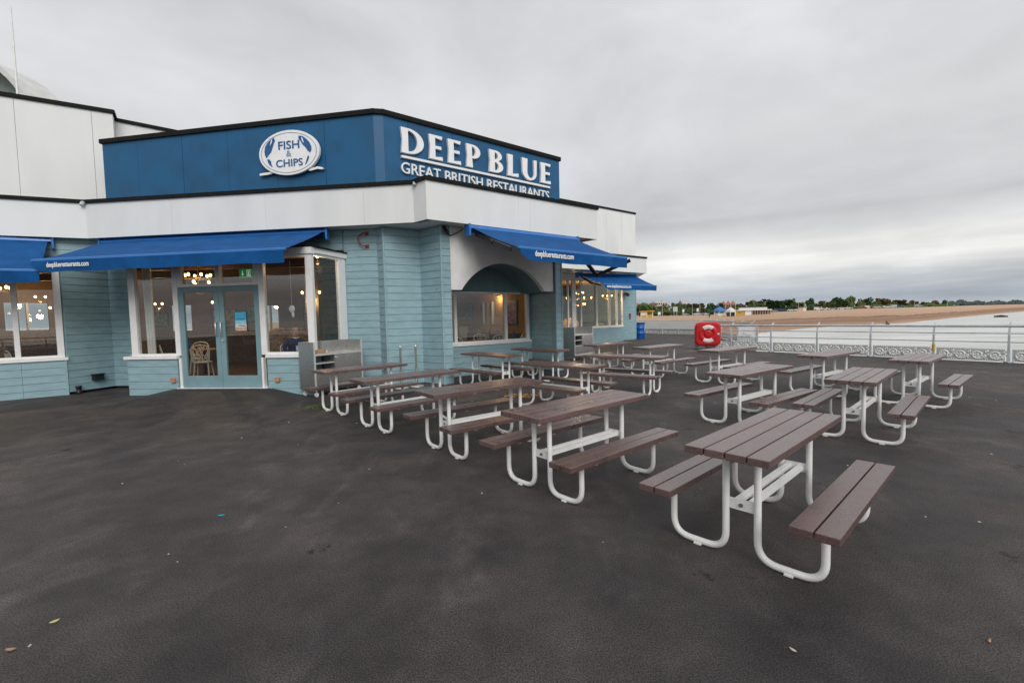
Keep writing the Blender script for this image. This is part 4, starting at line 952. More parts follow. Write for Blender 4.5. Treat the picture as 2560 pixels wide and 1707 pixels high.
def railing(label, p0, d, nrm, n, spn, start_post=True):
    A = empty('pier_railing', p0, label, 'railing', 'grey cast railings round the pier')
    for i in range(n + 1):
        if i or start_post: rail_post(A, p0 + d * (i * spn), nrm)
    for i in range(n):
        a, b_ = p0 + d * (i * spn + .05), p0 + d * ((i + 1) * spn - .05)
        if i or start_post:
            for o, z, r_ in ((.07, 1.0, .036), (.02, .80, .016), (.0, .56, .016)):
                MB().tube([a + nrm * o + Vector((0, 0, z)) - d * .05, b_ + nrm * o + Vector((0, 0, z)) + d * .05], r_, 8).build('rail', M['rail'], A)
        scroll_panel(A, a + d * .02, d, nrm, spn - .14)
    return A
RA = railing('grey railing with white scroll panels along the sea at the right', E0, ED, EN, 10, SPN, False)
# rounded end of that railing
mb = MB(); z = lambda v: Vector((0, 0, v))
mb.tube([E0 + z(.0), E0 + z(.55), E0 + z(.70) + ED * .03, E0 + z(.84) + ED * .12, E0 + z(.94) + ED * .28 + EN * .03, E0 + z(.99) + ED * .5 + EN * .05, E0 + z(1.0) + ED * .8 + EN * .07, E0 + z(1.0) + ED * SPN + EN * .07], .032, 10); mb.build('end_hoop', M['rail'], RA)
for zz_ in (.80, .56): MB().tube([E0 + z(zz_) + ED * (.10 if zz_ > .7 else 0), E0 + z(zz_) + ED * SPN], .016, 8).build('rail', M['rail'], RA)
MB().fbox(Fr((E0.x, E0.y), 0), -.09, .09, -.09, .09, 0, .40).build('end_block', mat('worn_white_paint', (.55, .54, .49), .7, var=.15), RA)
mb = MB(); p = E0 + ED * (SPN * 5); mb.tube([p + z(.26), p + z(.46)], .041, 10); o = mb.build('tape_band', M['yellow'], RA)

# second railing behind, with the boarding
R1a, R1b, R2b = Vector((7.9, 38.8, 0)), Vector((13.04, 31.96, 0)), Vector((11.3, 21.9, 0))
d1 = (R1b - R1a).normalized(); n1_ = Vector((-d1.y, d1.x, 0)); n1_ = n1_ if n1_.x > 0 else -n1_
railing('far grey railing behind the bin, parallel to the near one', R1a, d1, n1_, 5, (R1b - R1a).length / 5)
d2 = (R2b - R1b).normalized(); n2_ = Vector((-d2.y, d2.x, 0)); n2_ = n2_ if n2_.x > 0 else -n2_
railing('short grey railing running back from the lifebuoy to the far corner', R1b + d2 * .3, d2, n2_, 6, ((R2b - R1b).length - .3) / 6)
WB = empty('white_boarding', (R1a + R1b) / 2, 'low white boarding fixed along the far railing', 'boarding')
FR1 = Fr((R1a.x, R1a.y), math.degrees(math.atan2(d1.y, d1.x)))
s_out = 1 if FR1.n.dot(n1_) > 0 else -1
for i in range(5):
    L1 = (R1b - R1a).length
    for k in range(3): MB().fbox(FR1, k * L1 / 3 + .004, (k + 1) * L1 / 3 - .004, -s_out * .11 - .012, -s_out * .11 + .012, .385 + i * .112, .385 + (i + 1) * .112 - .007).build('plank', M['white_frame'], WB)
for k in range(7): MB().fbox(FR1, k * L1 / 6.2, k * L1 / 6.2 + .06, -s_out * .09 - .02, -s_out * .09 + .005, .03, .94).build('batten', M['white_frame'], WB)

# notice board on the landing behind the railing
NB = empty('notice_board', (10.1, 19.75, 0), 'grey framed board with a white upper panel behind the railing', 'notice board')
FN = Fr((9.78, 20.02), -38)
for s_ in (-.035, .73): MB().fbox(FN, s_, s_ + .07, -.04, .03, 0, .98).build('post', M['rail'], NB, bevel=.005)
MB().fbox(FN, .04, .725, -.02, .0, .50, .90).build('white_panel', M['white_frame'], NB)
lp_ = MB().fbox(FN, .04, .725, -.02, .0, .06, .44).build('lower_panel', M['rail_panel'], NB)
for k in range(6):
    mb = MB(); x0 = .12 + k * .10; mb.tube([FN.P(x0 + .05 * math.sin(a * .9) + a * .006, .008, .18 + .16 * a / 6) for a in range(7)], .012, 5); mb.build('scroll', M['scroll'], lp_)
mb = MB(); mb.tube([FN.P(.12, .006, .55), FN.P(.22, .006, .59), FN.P(.26, .006, .68), FN.P(.30, .006, .58), FN.P(.42, .006, .555), FN.P(.55, .006, .57)], .010, 5); mb.build('mark', M['rail_panel'], NB)
FNS = Fr(FN.P(.4, 0, 0)[:2], -53)
o = MB().fbox(Fr((E0 + ED * .12 - EN * .06)[:2], -53), .0, .34, -.01, .012, .02, .56).build('small_board', M['scroll'], None, loc=E0 + ED * .25 - EN * .05); tag(o, 'small pale board leaning at the end of the near railing', 'board')

# red lifebuoy cabinet hung on the railing
LC = empty('lifebuoy_cabinet', E0 + ED * .72 - EN * .25 + z(.16), 'bright red moulded lifebuoy cabinet on the railing end', 'lifebuoy cabinet')
fl_ = Vector((0.42, -.907, 0)); fl_.normalize()      # the cabinet faces the tables, a little off the railing line
FC = Fr((E0 + ED * .72 - EN * .30)[:2], -14)
FC = Fr(FC.P(-.50, 0, 0)[:2], -14)
def rrect(w, h, r_, n=7):
    pts = []
    for cx_, cz_, a0 in ((w - r_, h - r_, 0), (r_, h - r_, 90), (r_, r_, 180), (w - r_, r_, 270)):
        for i in range(n + 1): a = R(a0 + 90 * i / n); pts.append((cx_ + r_ * math.cos(a), cz_ + r_ * math.sin(a)))
    return pts
mb = MB(); W_, H_ = 1.0, .98; rings = []
for off, o_ in ((0, -.20), (0, -.02), (.012, .02), (.045, .045), (.09, .05)):
    pr = rrect(W_ - 2 * off, H_ - 2 * off, .20 - off * .6); rings.append([FC.P(off + x, o_, .17 + off + zz_) for x, zz_ in pr])
k = len(rings[0]); vs = [v for q in rings for v in q]; fs = []
for i in range(len(rings) - 1):
    for j in range(k): fs.append((i * k + j, i * k + (j + 1) % k, (i + 1) * k + (j + 1) % k, (i + 1) * k + j))
fs += [tuple(reversed(range(k))), tuple(range((len(rings) - 1) * k, len(rings) * k))]
mb.add(vs, fs, 0, False); mb.build('case', M['red'], LC)
def ring_shape(rin, rout, a0, a1, o0, o1, name, m, bump_=False, N=24):
    mb = MB(); vs = []; fs = []; cx_, cz_ = .50, .66; nn = N if abs(a1 - a0) < 359 else N
    for i in range(nn + 1):
        a = R(a0 + (a1 - a0) * i / nn)
        for q_ in range(7):
            b_ = math.pi * q_ / 6; rr = (rin + rout) / 2 - (rout - rin) / 2 * math.cos(b_); oo = o0 + (o1 - o0) * math.sin(b_)
            vs.append(FC.P(cx_ + rr * math.cos(a), oo, cz_ + rr * math.sin(a)))
    for i in range(nn):
        for q_ in range(6): fs.append((i * 7 + q_, i * 7 + q_ + 1, (i + 1) * 7 + q_ + 1, (i + 1) * 7 + q_))
    mb.add(vs, fs, 0, True); return mb.build(name, m, LC)
ring_shape(.19, .385, 0, 360, .048, .085, 'moulded_ring', M['red'], N=40)
ring_shape(.196, .380, 52, 128, .052, .091, 'reflective_band', M['palegrey']); ring_shape(.196, .380, 232, 308, .052, .091, 'reflective_band', M['palegrey'])
MB().lathe((0, 0, 0), [(.02, 0), (.02, .01)], 6)
mb = MB(); c = FC.P(.50, .05, .66); mb.tube([c, c + FC.n * .02, c + FC.n * .03], [.155, .15, .11], 24); mb.build('hub', M['red'], LC)
mb = MB(); mb.tube([FC.P(.90, .04, .66), FC.P(.90, .075, .66)], .042, 10); mb.build('latch', M['palegrey'], LC)
for s_ in (.15, .85): MB().fbox(FC, s_ - .03, s_ + .03, -.26, -.20, .06, 1.0).build('bracket', M['rail'], LC)

# blue litter bin
BN = empty('litter_bin', (8.02, 29.0, 0), 'blue plastic drum bin at the end wall of the wing', 'bin')
MB().lathe((8.02, 29.0, .0), [(.30, 0), (.315, .03), (.315, .30), (.33, .32), (.33, .36), (.315, .38), (.315, .60), (.33, .62), (.33, .66), (.315, .68), (.315, .93)], 26).build('body', M['bin'], BN)
MB().lathe((8.02, 29.0, .93), [(.335, 0), (.335, .05), (.30, .07), (.05, .08)], 26).build('lid', M['dark'], BN)
mb = MB(); mb.add([(8.02 + .332 * math.cos(a), 29.0 + .332 * math.sin(a), zz_) for a in (-.75, -.6, -.45) for zz_ in (.50, .72)], [(0, 2, 3, 1), (2, 4, 5, 3)]); mb.build('sticker', M['palegrey'], BN)

# ---------------------------------------------------------------- things inside
def lattice_chair():
    T = empty('lattice_chair', (0, 0, 0)); m = M['chairwhite']
    mb = MB(); mb.lathe((0, 0, .42), [(.20, 0), (.215, .012), (.20, .03), (.05, .024)], 16); mb.build('seat', m, T)
    for sx in (-1, 1):
        MB().tube([(sx * .15, -.14, .42), (sx * .17, -.17, .2), (sx * .19, -.20, 0)], .018, 6).build('leg', m, T)
        MB().tube([(sx * .15, .15, .42), (sx * .16, .19, .2), (sx * .18, .24, 0)], .018, 6).build('leg', m, T)
    mb = MB(); hoop = [(-.17, .17, .44), (-.20, .20, .62), (-.205, .23, .78), (-.15, .245, .86), (0, .25, .89), (.15, .245, .86), (.205, .23, .78), (.20, .20, .62), (.17, .17, .44)]
    mb.tube(hoop, .016, 6); fy = lambda zz_: .17 + (zz_ - .44) * .18
    for a in (-.14, -.05, .05, .14):
        for s_ in (-1, 1):
            pts = [(a + s_ * t_ * .16, fy(.47 + t_ * .36) + .004 * s_, .47 + t_ * .36) for t_ in (0, .25, .5, .75, 1)]
            pts = [(max(-.185, min(.185, x)), y, zz_) for x, y, zz_ in pts]; mb.tube(pts, .010, 5)
    mb.tube([(-.185, fy(.55), .56), (0, fy(.5), .50), (.185, fy(.55), .56)], .010, 5)
    mb.build('backrest', m, T); return T
ch0 = lattice_chair()
CH = [(-8.05, 12.0, 200, 'white lattice chair seen through the left door leaf'), (-8.95, 12.15, 130, 'white lattice chair behind the window left of the doors'), (-9.1, 13.4, 20, 'white lattice chair on the far side of the table inside the doors'),
      (-5.22, 11.05, 95, 'white lattice chair the seated person uses'),
      (-1.45, 13.2, 150, 'white lattice chair low in the left of the arched window'), (-.95, 14.6, 20, 'white lattice chair set back behind the table in the arched window'), (-.45, 14.0, 200, 'white lattice chair left of the mullion in the arched window'), (.12, 14.05, 250, 'white lattice chair in the narrow right pane of the arched window'), (-.2, 15.1, 330, 'white lattice chair by the mullion, far side of the table'),
      (3.4, 25.6, 180, 'white lattice chair inside the curved bay of the far wing'), (5.0, 26.6, 200, 'white lattice chair at the right of the far bay'), (-11.9, 11.2, 150, 'lattice chair inside the left-hand bay window')]
for i, (x, y, a, lab) in enumerate(CH):
    c = ch0 if i == 0 else copy_tree(ch0); c.location = (x, y, .16); c.rotation_euler = (0, 0, R(a)); tag(c, lab, 'chair', 'white lattice chairs in the dining room')
def dining_table():
    T = empty('dining_table', (0, 0, 0))
    MB().lathe((0, 0, .70), [(.36, 0), (.375, .015), (.36, .035)], 22).build('tabletop', M['card'], T)
    MB().lathe((0, 0, .03), [(.05, 0), (.04, .3), (.04, .67)], 10).build('pedestal', M['dark'], T); MB().lathe((0, 0, 0), [(.24, 0), (.22, .03), (.05, .06)], 14).build('base', M['dark'], T); return T
dt = dining_table()
for i, (x, y, lab) in enumerate([(-8.5, 12.75, 'round wooden table inside the glazed doors'), (-4.72, 10.72, 'round wooden table with a mug in the bay corner'), (-1.0, 13.85, 'round table inside the left of the arched window'), (-.12, 14.5, 'round table inside the right of the arched window'), (3.9, 26.2, 'round table inside the far bay')]):
    c = dt if i == 0 else copy_tree(dt); c.location = (x, y, .16); tag(c, lab, 'table', 'round dining tables indoors')
def booth():
    T = empty('booth_seat', (0, 0, 0))
    mb = MB(); N = 9; vs = []; fs = []
    for i in range(N + 1):
        x = -.62 + 1.24 * i / N; h = .95 + .30 * (1 - abs(2 * i / N - 1) ** 2.2)
        vs += [(x, .30, .0), (x, .34, h), (x, .20, h), (x, .16, .0)]
    for i in range(N):
        a = i * 4; b_ = a + 4
        fs += [(a, b_, b_ + 1, a + 1), (a + 1, b_ + 1, b_ + 2, a + 2), (a + 2, b_ + 2, b_ + 3, a + 3), (a + 3, b_ + 3, b_, a)]
    fs += [(0, 1, 2, 3), (N * 4 + 3, N * 4 + 2, N * 4 + 1, N * 4)]; mb.add(vs, fs, 0, True); mb.build('backrest', M['floral'], T)
    MB().box((-.6, -.30, .28), (.6, .155, .46)).build('seat', M['floral'], T, bevel=.03); MB().box((-.58, -.26, 0), (.58, .15, .275)).build('plinth', M['wood'], T); return T
b0 = booth()
for i, (x, y, a, lab) in enumerate([(-5.75, 12.2, 75, 'floral booth seat behind the window right of the doors'), (-6.6, 13.6, 80, 'floral booth seat behind the right door leaf'), (-7.2, 15.2, 0, 'floral booth seat deep in the room'), (-.6, 15.9, 0, 'floral booth seat behind the arched window'), (3.6, 27.2, 30, 'floral booth seat in the far wing'), (-13.2, 11.3, 60, 'floral booth seat in the left-hand bay')]):
    c = b0 if i == 0 else copy_tree(b0); c.location = (x, y, .16); c.rotation_euler = (0, 0, R(a)); tag(c, lab, 'booth seat', 'floral booth seats')
# counter and dresser
D_ = empty('counter', (-9.5, 17.0, .16), 'long dark bar counter at the back of the room', 'counter')
MB().box((-11.5, 16.7, .162), (-7.2, 17.3, 1.12)).build('front', M['wood'], D_); MB().box((-11.6, 16.6, 1.122), (-7.1, 17.4, 1.17)).build('worktop', M['card'], D_)
D_ = empty('servery', (-1.3, 17.0, .16), 'white panelled servery behind the arched window', 'servery')
MB().box((-1.9, 16.8, .162), (-.9, 17.3, 1.28)).build('front', M['white_frame'], D_); MB().box((-1.95, 16.75, 1.282), (-.85, 17.35, 1.32)).build('worktop', M['wood'], D_)
for k, (x, y, lab) in enumerate([(-8.78, 12.6, 'blue bottle on the table inside the doors'), (-.45, 14.35, 'blue bottle left of the mullion in the arched window'), (.05, 14.5, 'blue bottle right of the mullion in the arched window')]):
    o = MB().lathe((x, y, .897), [(.045, 0), (.045, .14), (.018, .19), (.018, .25), (.012, .26)], 10).build('bottle', M['bin'], None, loc=(x, y, .897)); tag(o, lab, 'bottle', 'blue bottles on tables')
o = MB().lathe((-4.86, 10.52, .897), [(.036, 0), (.044, .09), (.038, .09), (.034, .015)], 12).build('mug', M['chairwhite'], None, loc=(-4.86, 10.52, .897)); tag(o, 'white mug on the table before the seated person', 'mug')

# pictures and dark dado boards on the walls of the room
random.seed(3)
for k, (F, s_, zz_, w, h) in enumerate([(FBK2, .8, 1.5, .7, .6), (FBK2, 3.4, 1.4, 1.1, .8), (FBK2, 4.9, 1.6, .5, .7), (FBK2, 7.4, 1.5, .9, .7), (FBK2, 9.0, 1.4, .8, 1.0), (FBK1, 2.2, 1.4, .8, .8), (FYW, 1.2, 1.4, .9, .7), (FYW, 2.6, 1.5, .6, .6), (FYW, 5.2, 1.3, .5, .8)]):
    T = empty('picture', F.P(s_ + w / 2, .02, zz_), ['small', 'wide', 'narrow', 'landscape', 'tall', 'square', 'large ochre-wall', 'small ochre-wall', 'upright ochre-wall'][k] + ' framed picture in the dim dining room', 'picture', 'pictures in the dining room')
    MB().fbox(F, s_, s_ + w, .002, .03, zz_, zz_ + h).build('frame', M['dark'], T); MB().fbox(F, s_ + .05, s_ + w - .05, .031, .036, zz_ + .05, zz_ + h - .05).build('print', mat('picture_print', (random.uniform(.1, .5), random.uniform(.12, .35), random.uniform(.1, .4)), .5, var=.4, vscale=9), T)
for F, ln_ in ((FBK1, 8.0), (FBK2, 12.8), (FYW, 6.1)): MB().fbox(F, .05, ln_ - .05, .002, .035, .162, 1.05).build('dado', M['wood'], B)
# lamps ------------------------------------------------------------------------
def bulb(mb, c): mb.ball(c, .036, 8, 6, 0, (1, 1, 1.25))
def lamp_light(par, loc, e):
    ld = bpy.data.lights.new('lamp_glow', 'POINT'); ld.energy = e; ld.color = (1, .68, .36); ld.shadow_soft_size = .12
    o = bpy.data.objects.new('lamp_glow', ld); COL.objects.link(o); o.parent = par; o.location = Vector(loc) - wloc(par)
def chandelier(c, r_, tiers, label, e):
    T = empty('chandelier', c, label, 'chandelier', 'brass chandeliers with glowing bulbs'); c = Vector(c); f = MB()
    f.tube([c, c + z(.9)], .012, 6)
    for rr, dz, n in tiers:
        f.tube([c + Vector((rr * math.cos(2 * math.pi * k / 24), rr * math.sin(2 * math.pi * k / 24), dz)) for k in range(24)], .010, 5, closed=True)
        for k in range(n):
            p = c + Vector((rr * math.cos(2 * math.pi * (k + .3) / n), rr * math.sin(2 * math.pi * (k + .3) / n), dz)); f.tube([c + z(dz + .05), p, p + z(.05)], .007, 5)
            mb = MB(); bulb(mb, p + z(.09)); mb.build('bulb', M['bulb'], T)
    f.build('frame', M['brass'], T); lamp_light(T, c + z(-.12), e)
chandelier((-8.65, 12.9, 2.62), .5, [(.50, 0, 9), (.30, .22, 6)], 'two-tier brass chandelier glowing above the glazed doors', 51)
chandelier((-14.2, 12.6, 2.62), .45, [(.45, 0, 8)], 'brass chandelier behind the left-hand bay window', 54)
chandelier((3.9, 26.6, 2.45), .7, [(.75, 0, 8), (.4, -.35, 4), (.3, .3, 4)], 'brass chandelier inside the curved bay of the far wing', 112)
def sconce(c, d, label, e=0, n=2):
    T = empty('wall_sconce', c, label, 'wall lamp', 'twin bulb lamps in the dining room'); c = Vector(c); f = MB(); f.ball(c, .05, 8, 6)
    for k in range(n):
        s_ = (k - (n - 1) / 2) * .26; p = c + Vector(d) * s_ + z(.10); f.tube([c, c + Vector(d) * s_, p], .009, 5); mb = MB(); bulb(mb, p + z(.045)); mb.build('bulb', M['bulb'], T)
    f.build('bracket', M['brass'], T)
    if e: lamp_light(T, c + z(-.12), e)
sconce((-12.9, 17.0, 2.2), (1, 0, 0), 'twin bulb lamp seen through the window left of the doors', 28); sconce((-9.9, 15.6, 2.15), (1, 0, 0), 'twin bulb lamp in the left door leaf', 0)
sconce((-6.0, 13.95, 2.3), (1, 0, 0), 'three-bulb lamp on the column right of the doors', 25, 3); sconce((-17.1, 16.9, 2.55), (.6, .8, 0), 'twin bulb lamp high in the left-hand bay', 25); sconce((-15.6, 15.9, 2.1), (.6, .8, 0), 'twin bulb lamp below the chandelier in the left-hand bay', 0)
sconce((-2.2, 15.35, 2.2), (1, 0, 0), 'twin bulb lamp in the left pane of the arched window', 22); sconce((-.42, 15.15, 2.28), (.6, -.8, 0), 'twin bulb lamp on the ochre wall in the right pane', 9)
sconce((5.6, 27.0, 2.5), (1, 0, 0), 'three-bulb lamp at the right of the far bay', 40, 3); sconce((-4.5, 10.9, 2.95), (1, 0, 0), 'single bulb lamp under the bay ceiling', 9, 1)
# emergency exit sign hung inside above the right-hand door
XS = empty('exit_sign', FB1.P(2.65, -.5, 2.62), 'green emergency exit sign above the right-hand door leaf', 'exit sign')
MB().fbox(FB1, 2.50, 2.82, -.52, -.49, 2.62, 2.81).build('plate', M['green_sign'], XS)
mb = MB(); mb.add([FB1.P(2.55 + dx, -.488, 2.65 + dz) for dx, dz in ((.0, .05), (.035, .0), (.07, .05), (.045, .05), (.045, .12), (.025, .12), (.025, .05))], [(0, 1, 2, 3, 4, 5, 6)]); mb.build('arrow', M['sign_pict'], XS)
mb = MB(); mb.fbox(FB1, 2.69, 2.78, -.489, -.486, 2.645, 2.655); mb.fbox(FB1, 2.69, 2.70, -.489, -.486, 2.655, 2.785); mb.fbox(FB1, 2.77, 2.78, -.489, -.486, 2.655, 2.785); mb.fbox(FB1, 2.69, 2.78, -.489, -.486, 2.775, 2.785)
mb.ball(FB1.P(2.735, -.487, 2.745), .014, 8, 5); mb.fbox(FB1, 2.722, 2.745, -.489, -.486, 2.68, 2.73); mb.fbox(FB1, 2.712, 2.728, -.489, -.486, 2.658, 2.69); mb.fbox(FB1, 2.74, 2.756, -.489, -.486, 2.658, 2.69); mb.build('pictogram', M['sign_pict'], XS)
o = MB(); o.ball(FB1.P(3.98, -.12, 1.86), .07, 8, 6, 0, (1, .5, 1.2)); o.ball(FB1.P(4.0, -.12, 1.74), .04, 8, 6, 0, (.8, .5, 1.7)); o.tube([FB1.P(3.98, -.12, 1.95), FB1.P(3.98, -.12, 2.9)], .003, 4); wall_thing('window_ornament', o, M['chairwhite'], 'white ornament hanging inside the window right of the doors', 'ornament')
for s_, lab in ((.40, 'left fold of the white curtain behind the entrance bay corner'), (.47, 'middle fold of the white curtain behind the entrance bay corner'), (.54, 'right fold of the white curtain behind the entrance bay corner')):
    mb = MB(); mb.tube([FB1.P(s_, -.16 + .02 * math.sin(s_ * 90), .92), FB1.P(s_ + .005, -.16, 2.1), FB1.P(s_, -.16, 3.0)], .03, 8); o = wall_thing('curtain', mb, M['chairwhite'], lab, 'curtain', 'curtain folds at the left of the entrance bay')
# ---------------------------------------------------------------- people
def skinned(name, joints, edges, mats, region, loc, parent=None, sub=2):
    me = bpy.data.meshes.new(name); me.from_pydata([j[:3] for j in joints], edges, []); ob = bpy.data.objects.new(name, me); COL.objects.link(ob)
    md = ob.modifiers.new('skin', 'SKIN'); sv = me.skin_vertices[0].data
    for i, j in enumerate(joints):
        r_ = j[3]; sv[i].radius = r_ if isinstance(r_, tuple) else (r_, r_); sv[i].use_root = (i == 0)
    sb = ob.modifiers.new('sub', 'SUBSURF'); sb.levels = sub; sb.render_levels = sub
    dg = bpy.context.evaluated_depsgraph_get(); dg.update(); m2 = bpy.data.meshes.new_from_object(ob.evaluated_get(dg)); bpy.data.objects.remove(ob)
    m2.name = name; m2.materials.clear()
    for m in mats: m2.materials.append(m)
    for p in m2.polygons: p.material_index = region(p.center); p.use_smooth = True
    o = bpy.data.objects.new(name, m2); COL.objects.link(o)
    if parent is not None: o.parent = parent
    else: o.location = loc
    return o
def seated_person():
    # sitting on a chair, bent a little over the table; local: facing -Y, seat at z .45
    J = [(0, .10, .50, (.15, .12)), (0, .08, .70, (.14, .11)), (0, .02, .88, (.165, .115)), (0, -.03, 1.00, (.13, .09)), (0, -.05, 1.06, .055), (0, -.075, 1.13, (.072, .08)), (0, -.08, 1.22, (.082, .098)), (0, -.07, 1.29, (.06, .07)),
         (.18, .0, .97, .062), (.24, -.03, .80, .050), (.20, -.26, .72, .040), (.12, -.40, .80, .030),
         (-.18, .0, .97, .062), (-.24, -.03, .80, .050), (-.20, -.26, .70, .040), (-.12, -.42, .72, .030),
         (.10, .0, .49, .085), (.12, -.36, .50, .065), (.12, -.38, .08, .045), (.12, -.50, .04, .04),
         (-.10, .0, .49, .085), (-.12, -.36, .50, .065), (-.12, -.38, .08, .045), (-.12, -.50, .04, .04)]
    E = [(0, 1), (1, 2), (2, 3), (3, 4), (4, 5), (5, 6), (6, 7), (3, 8), (8, 9), (9, 10), (10, 11), (3, 12), (12, 13), (13, 14), (14, 15), (0, 16), (16, 17), (17, 18), (18, 19), (0, 20), (20, 21), (21, 22), (22, 23)]
    for sx, w in ((1, 11), (-1, 15)):           # five fingers on each hand
        hx, hy, hz = J[w][:3]
        for k, (dx, ln) in enumerate(((-.026, .055), (-.009, .065), (.009, .062), (.026, .05))):
            J.append((hx + dx, hy - .045, hz - .01, .010)); J.append((hx + dx, hy - .045 - ln, hz - .035, .008)); i = len(J); E.extend([(w, i - 2), (i - 2, i - 1)])
        J.append((hx - sx * .045, hy - .03, hz + .015, .011)); i = len(J); E.append((w, i - 1))
    def reg(c):
        if c.z > 1.045: return 1
        if (c.y < -.33 and c.z > .62): return 1
        return 2 if c.z < .60 and (c.y < -.05) or c.z < .47 else 0
    T = empty('person', (0, 0, 0), 'bald person in a navy jacket sitting behind the bay window, reading a card', 'person')
    body = skinned('body', J, E, [M['navy'], M['skin'], M['trouser']], reg, None, T)
    f = MB(); f.ball((0, -.178, 1.185), .016, 8, 6, 0, (.8, 1.3, 1.5)); 
    for s_ in (-1, 1): f.ball((s_ * .088, -.06, 1.19), .026, 8, 6, 0, (.4, .8, 1.2))
    f.build('nose_and_ears', M['skin'], T)
    f = MB()
    for s_ in (-1, 1): f.ball((s_ * .032, -.165, 1.215), .011, 8, 6)
    f.box((-.025, -.168, 1.138), (.025, -.158, 1.144)); f.build('eyes_and_mouth', M['trouser'], T)
    f = MB(); f.tube([(.07, -.02, 1.02), (.05, -.09, 1.045), (0, -.115, 1.03), (-.05, -.09, 1.045), (-.07, -.02, 1.02), (0, .03, 1.03)], .018, 6, closed=True); f.build('collar', M['palegrey'], T)
    return T
pp = seated_person(); pp.location = (-5.16, 10.98, .16); pp.rotation_euler = (0, 0, R(38))
o = MB().hexa([(-.11, -.004, -.08), (.11, -.004, -.08), (.11, .004, -.08), (-.11, .004, -.08), (-.11, .03, .08), (.11, .03, .08), (.11, .038, .08), (-.11, .038, .08)]).build('menu_card', M['paper_blue'], None)
v_ = Matrix.Rotation(R(38), 3, 'Z') @ Vector((.02, -.50, .80)); o.location = (-5.16 + v_.x, 10.98 + v_.y, .16 + v_.z); o.rotation_euler = (R(12), 0, R(38)); tag(o, 'pale blue menu card held up by the seated person', 'menu')
Jw = [(0, 0, .92, (.16, .12)), (0, 0, 1.2, (.17, .12)), (0, 0, 1.42, (.16, .10)), (0, 0, 1.52, .055), (0, -.01, 1.62, (.08, .095)), (0, 0, 1.72, .06), (.2, 0, 1.40, .055), (.25, .02, 1.12, .045), (.24, -.08, .88, .035), (-.2, 0, 1.40, .055), (-.25, .02, 1.12, .045), (-.24, -.06, .88, .035), (.09, 0, .85, .09), (.10, -.06, .47, .065), (.11, .04, .05, .05), (-.09, 0, .85, .09), (-.10, .08, .47, .065), (-.11, .12, .05, .05)]
Ew = [(0, 1), (1, 2), (2, 3), (3, 4), (4, 5), (2, 6), (6, 7), (7, 8), (2, 9), (9, 10), (10, 11), (0, 12), (12, 13), (13, 14), (0, 15), (15, 16), (16, 17)]
w_ = skinned('person', Jw, Ew, [M['navy'], M['skin'], M['trouser']], lambda c: 1 if c.z > 1.54 else (2 if c.z < .85 else 0), (66.8, 156.3, -.70), None, 1); tag(w_, 'tiny walker in blue on the beach above the railing', 'person')

# ---------------------------------------------------------------- litter on the deck
def leafy(x, y, a, s_, m, name, label, cat, curl=.004):
    mb = MB(); pts = [(-1, 0), (-.55, .32), (0, .42), (.5, .30), (1, 0), (.5, -.30), (0, -.40), (-.55, -.30)]
    vs = [(0, 0, .012)] + [(s_ * u, s_ * v * .8, .006 + curl * (u * u + .6 * v)) for u, v in pts]
    mb.add(vs + [(v[0], v[1], v[2] - .003) for v in vs], [(0, i + 1, (i + 1) % 8 + 1) for i in range(8)] + [(9, 9 + (i + 1) % 8 + 1, 9 + i + 1) for i in range(8)])
    o = mb.build(name, m); o.location = (x, y, .004); o.rotation_euler = (0, 0, a); return tag(o, label, cat)
m_leaf = mat('yellow_green_leaf', (.50, .46, .16), .7, var=.15); m_brown = mat('brown_leaf', (.38, .22, .13), .8, var=.15); m_tq = mat('turquoise_scrap', (.01, .28, .36), .5, var=.1); m_pale = mat('pale_scrap', (.50, .45, .38), .8, var=.1)
leafy(-2.44, 3.75, .3, .028, m_tq, 'scrap', 'turquoise scrap of plastic on the bare asphalt at the left', 'scrap')
leafy(-2.51, 2.42, .9, .022, m_leaf, 'leaf', 'yellow green leaf on the asphalt near the lower left corner', 'leaf')
leafy(-2.52, 2.21, .1, .026, m_brown, 'leaf', 'curled brown leaf at the left edge, below the yellow leaf', 'leaf')
leafy(1.28, 2.08, 2.1, .018, m_pale, 'leaf', 'flattened pale leaf on the asphalt below the front table', 'leaf')
leafy(2.23, 2.11, .6, .018, m_brown, 'leaf', 'small tan leaf at the lower right of the deck', 'leaf')
random.seed(21)
mb = MB()
for i in range(64):      # crumbs, cigarette ends and fragments too many to tell apart
    if i < 40: x, y = random.uniform(-4, 5.5), random.uniform(1.7, 9.5)
    else: x, y = random.uniform(3, 12), random.uniform(7, 17)
    if abs(x) > y * 1.15: continue
    s_ = random.uniform(.004, .010) * (1 if y < 6 else 1.5); a = random.uniform(0, 6.3); ca, sa = math.cos(a), math.sin(a); w = s_ * random.uniform(.3, .9)
    mb.hexa([(x + u * ca - v * sa, y + u * sa + v * ca, zz_) for zz_ in (.001, .006) for u, v in ((-s_, -w), (s_, -w * .6), (s_ * .8, w), (-s_ * .7, w))])
o = mb.build('litter', m_pale); tag(o, 'scattered pale crumbs and fragments on the asphalt', None, None, 'stuff')
mb = MB()
for i in range(46):
    r_ = random.gauss(0, .17); x, y = .20 + r_, 9.14 + random.gauss(0, .12); s_ = random.uniform(.012, .03); a = random.uniform(0, 3.1)
    mb.bar((x - s_ * math.cos(a), y - s_ * math.sin(a), .012), (x + s_ * math.cos(a), y + s_ * math.sin(a), .012 + random.uniform(0, .015)), .016, .016)
o = mb.build('spilt_chips', mat('chips_yellow', (.70, .36, .06), .6, var=.15)); tag(o, 'spilt orange yellow chips on the deck beside a bench', None, None, 'stuff')
mb = MB()
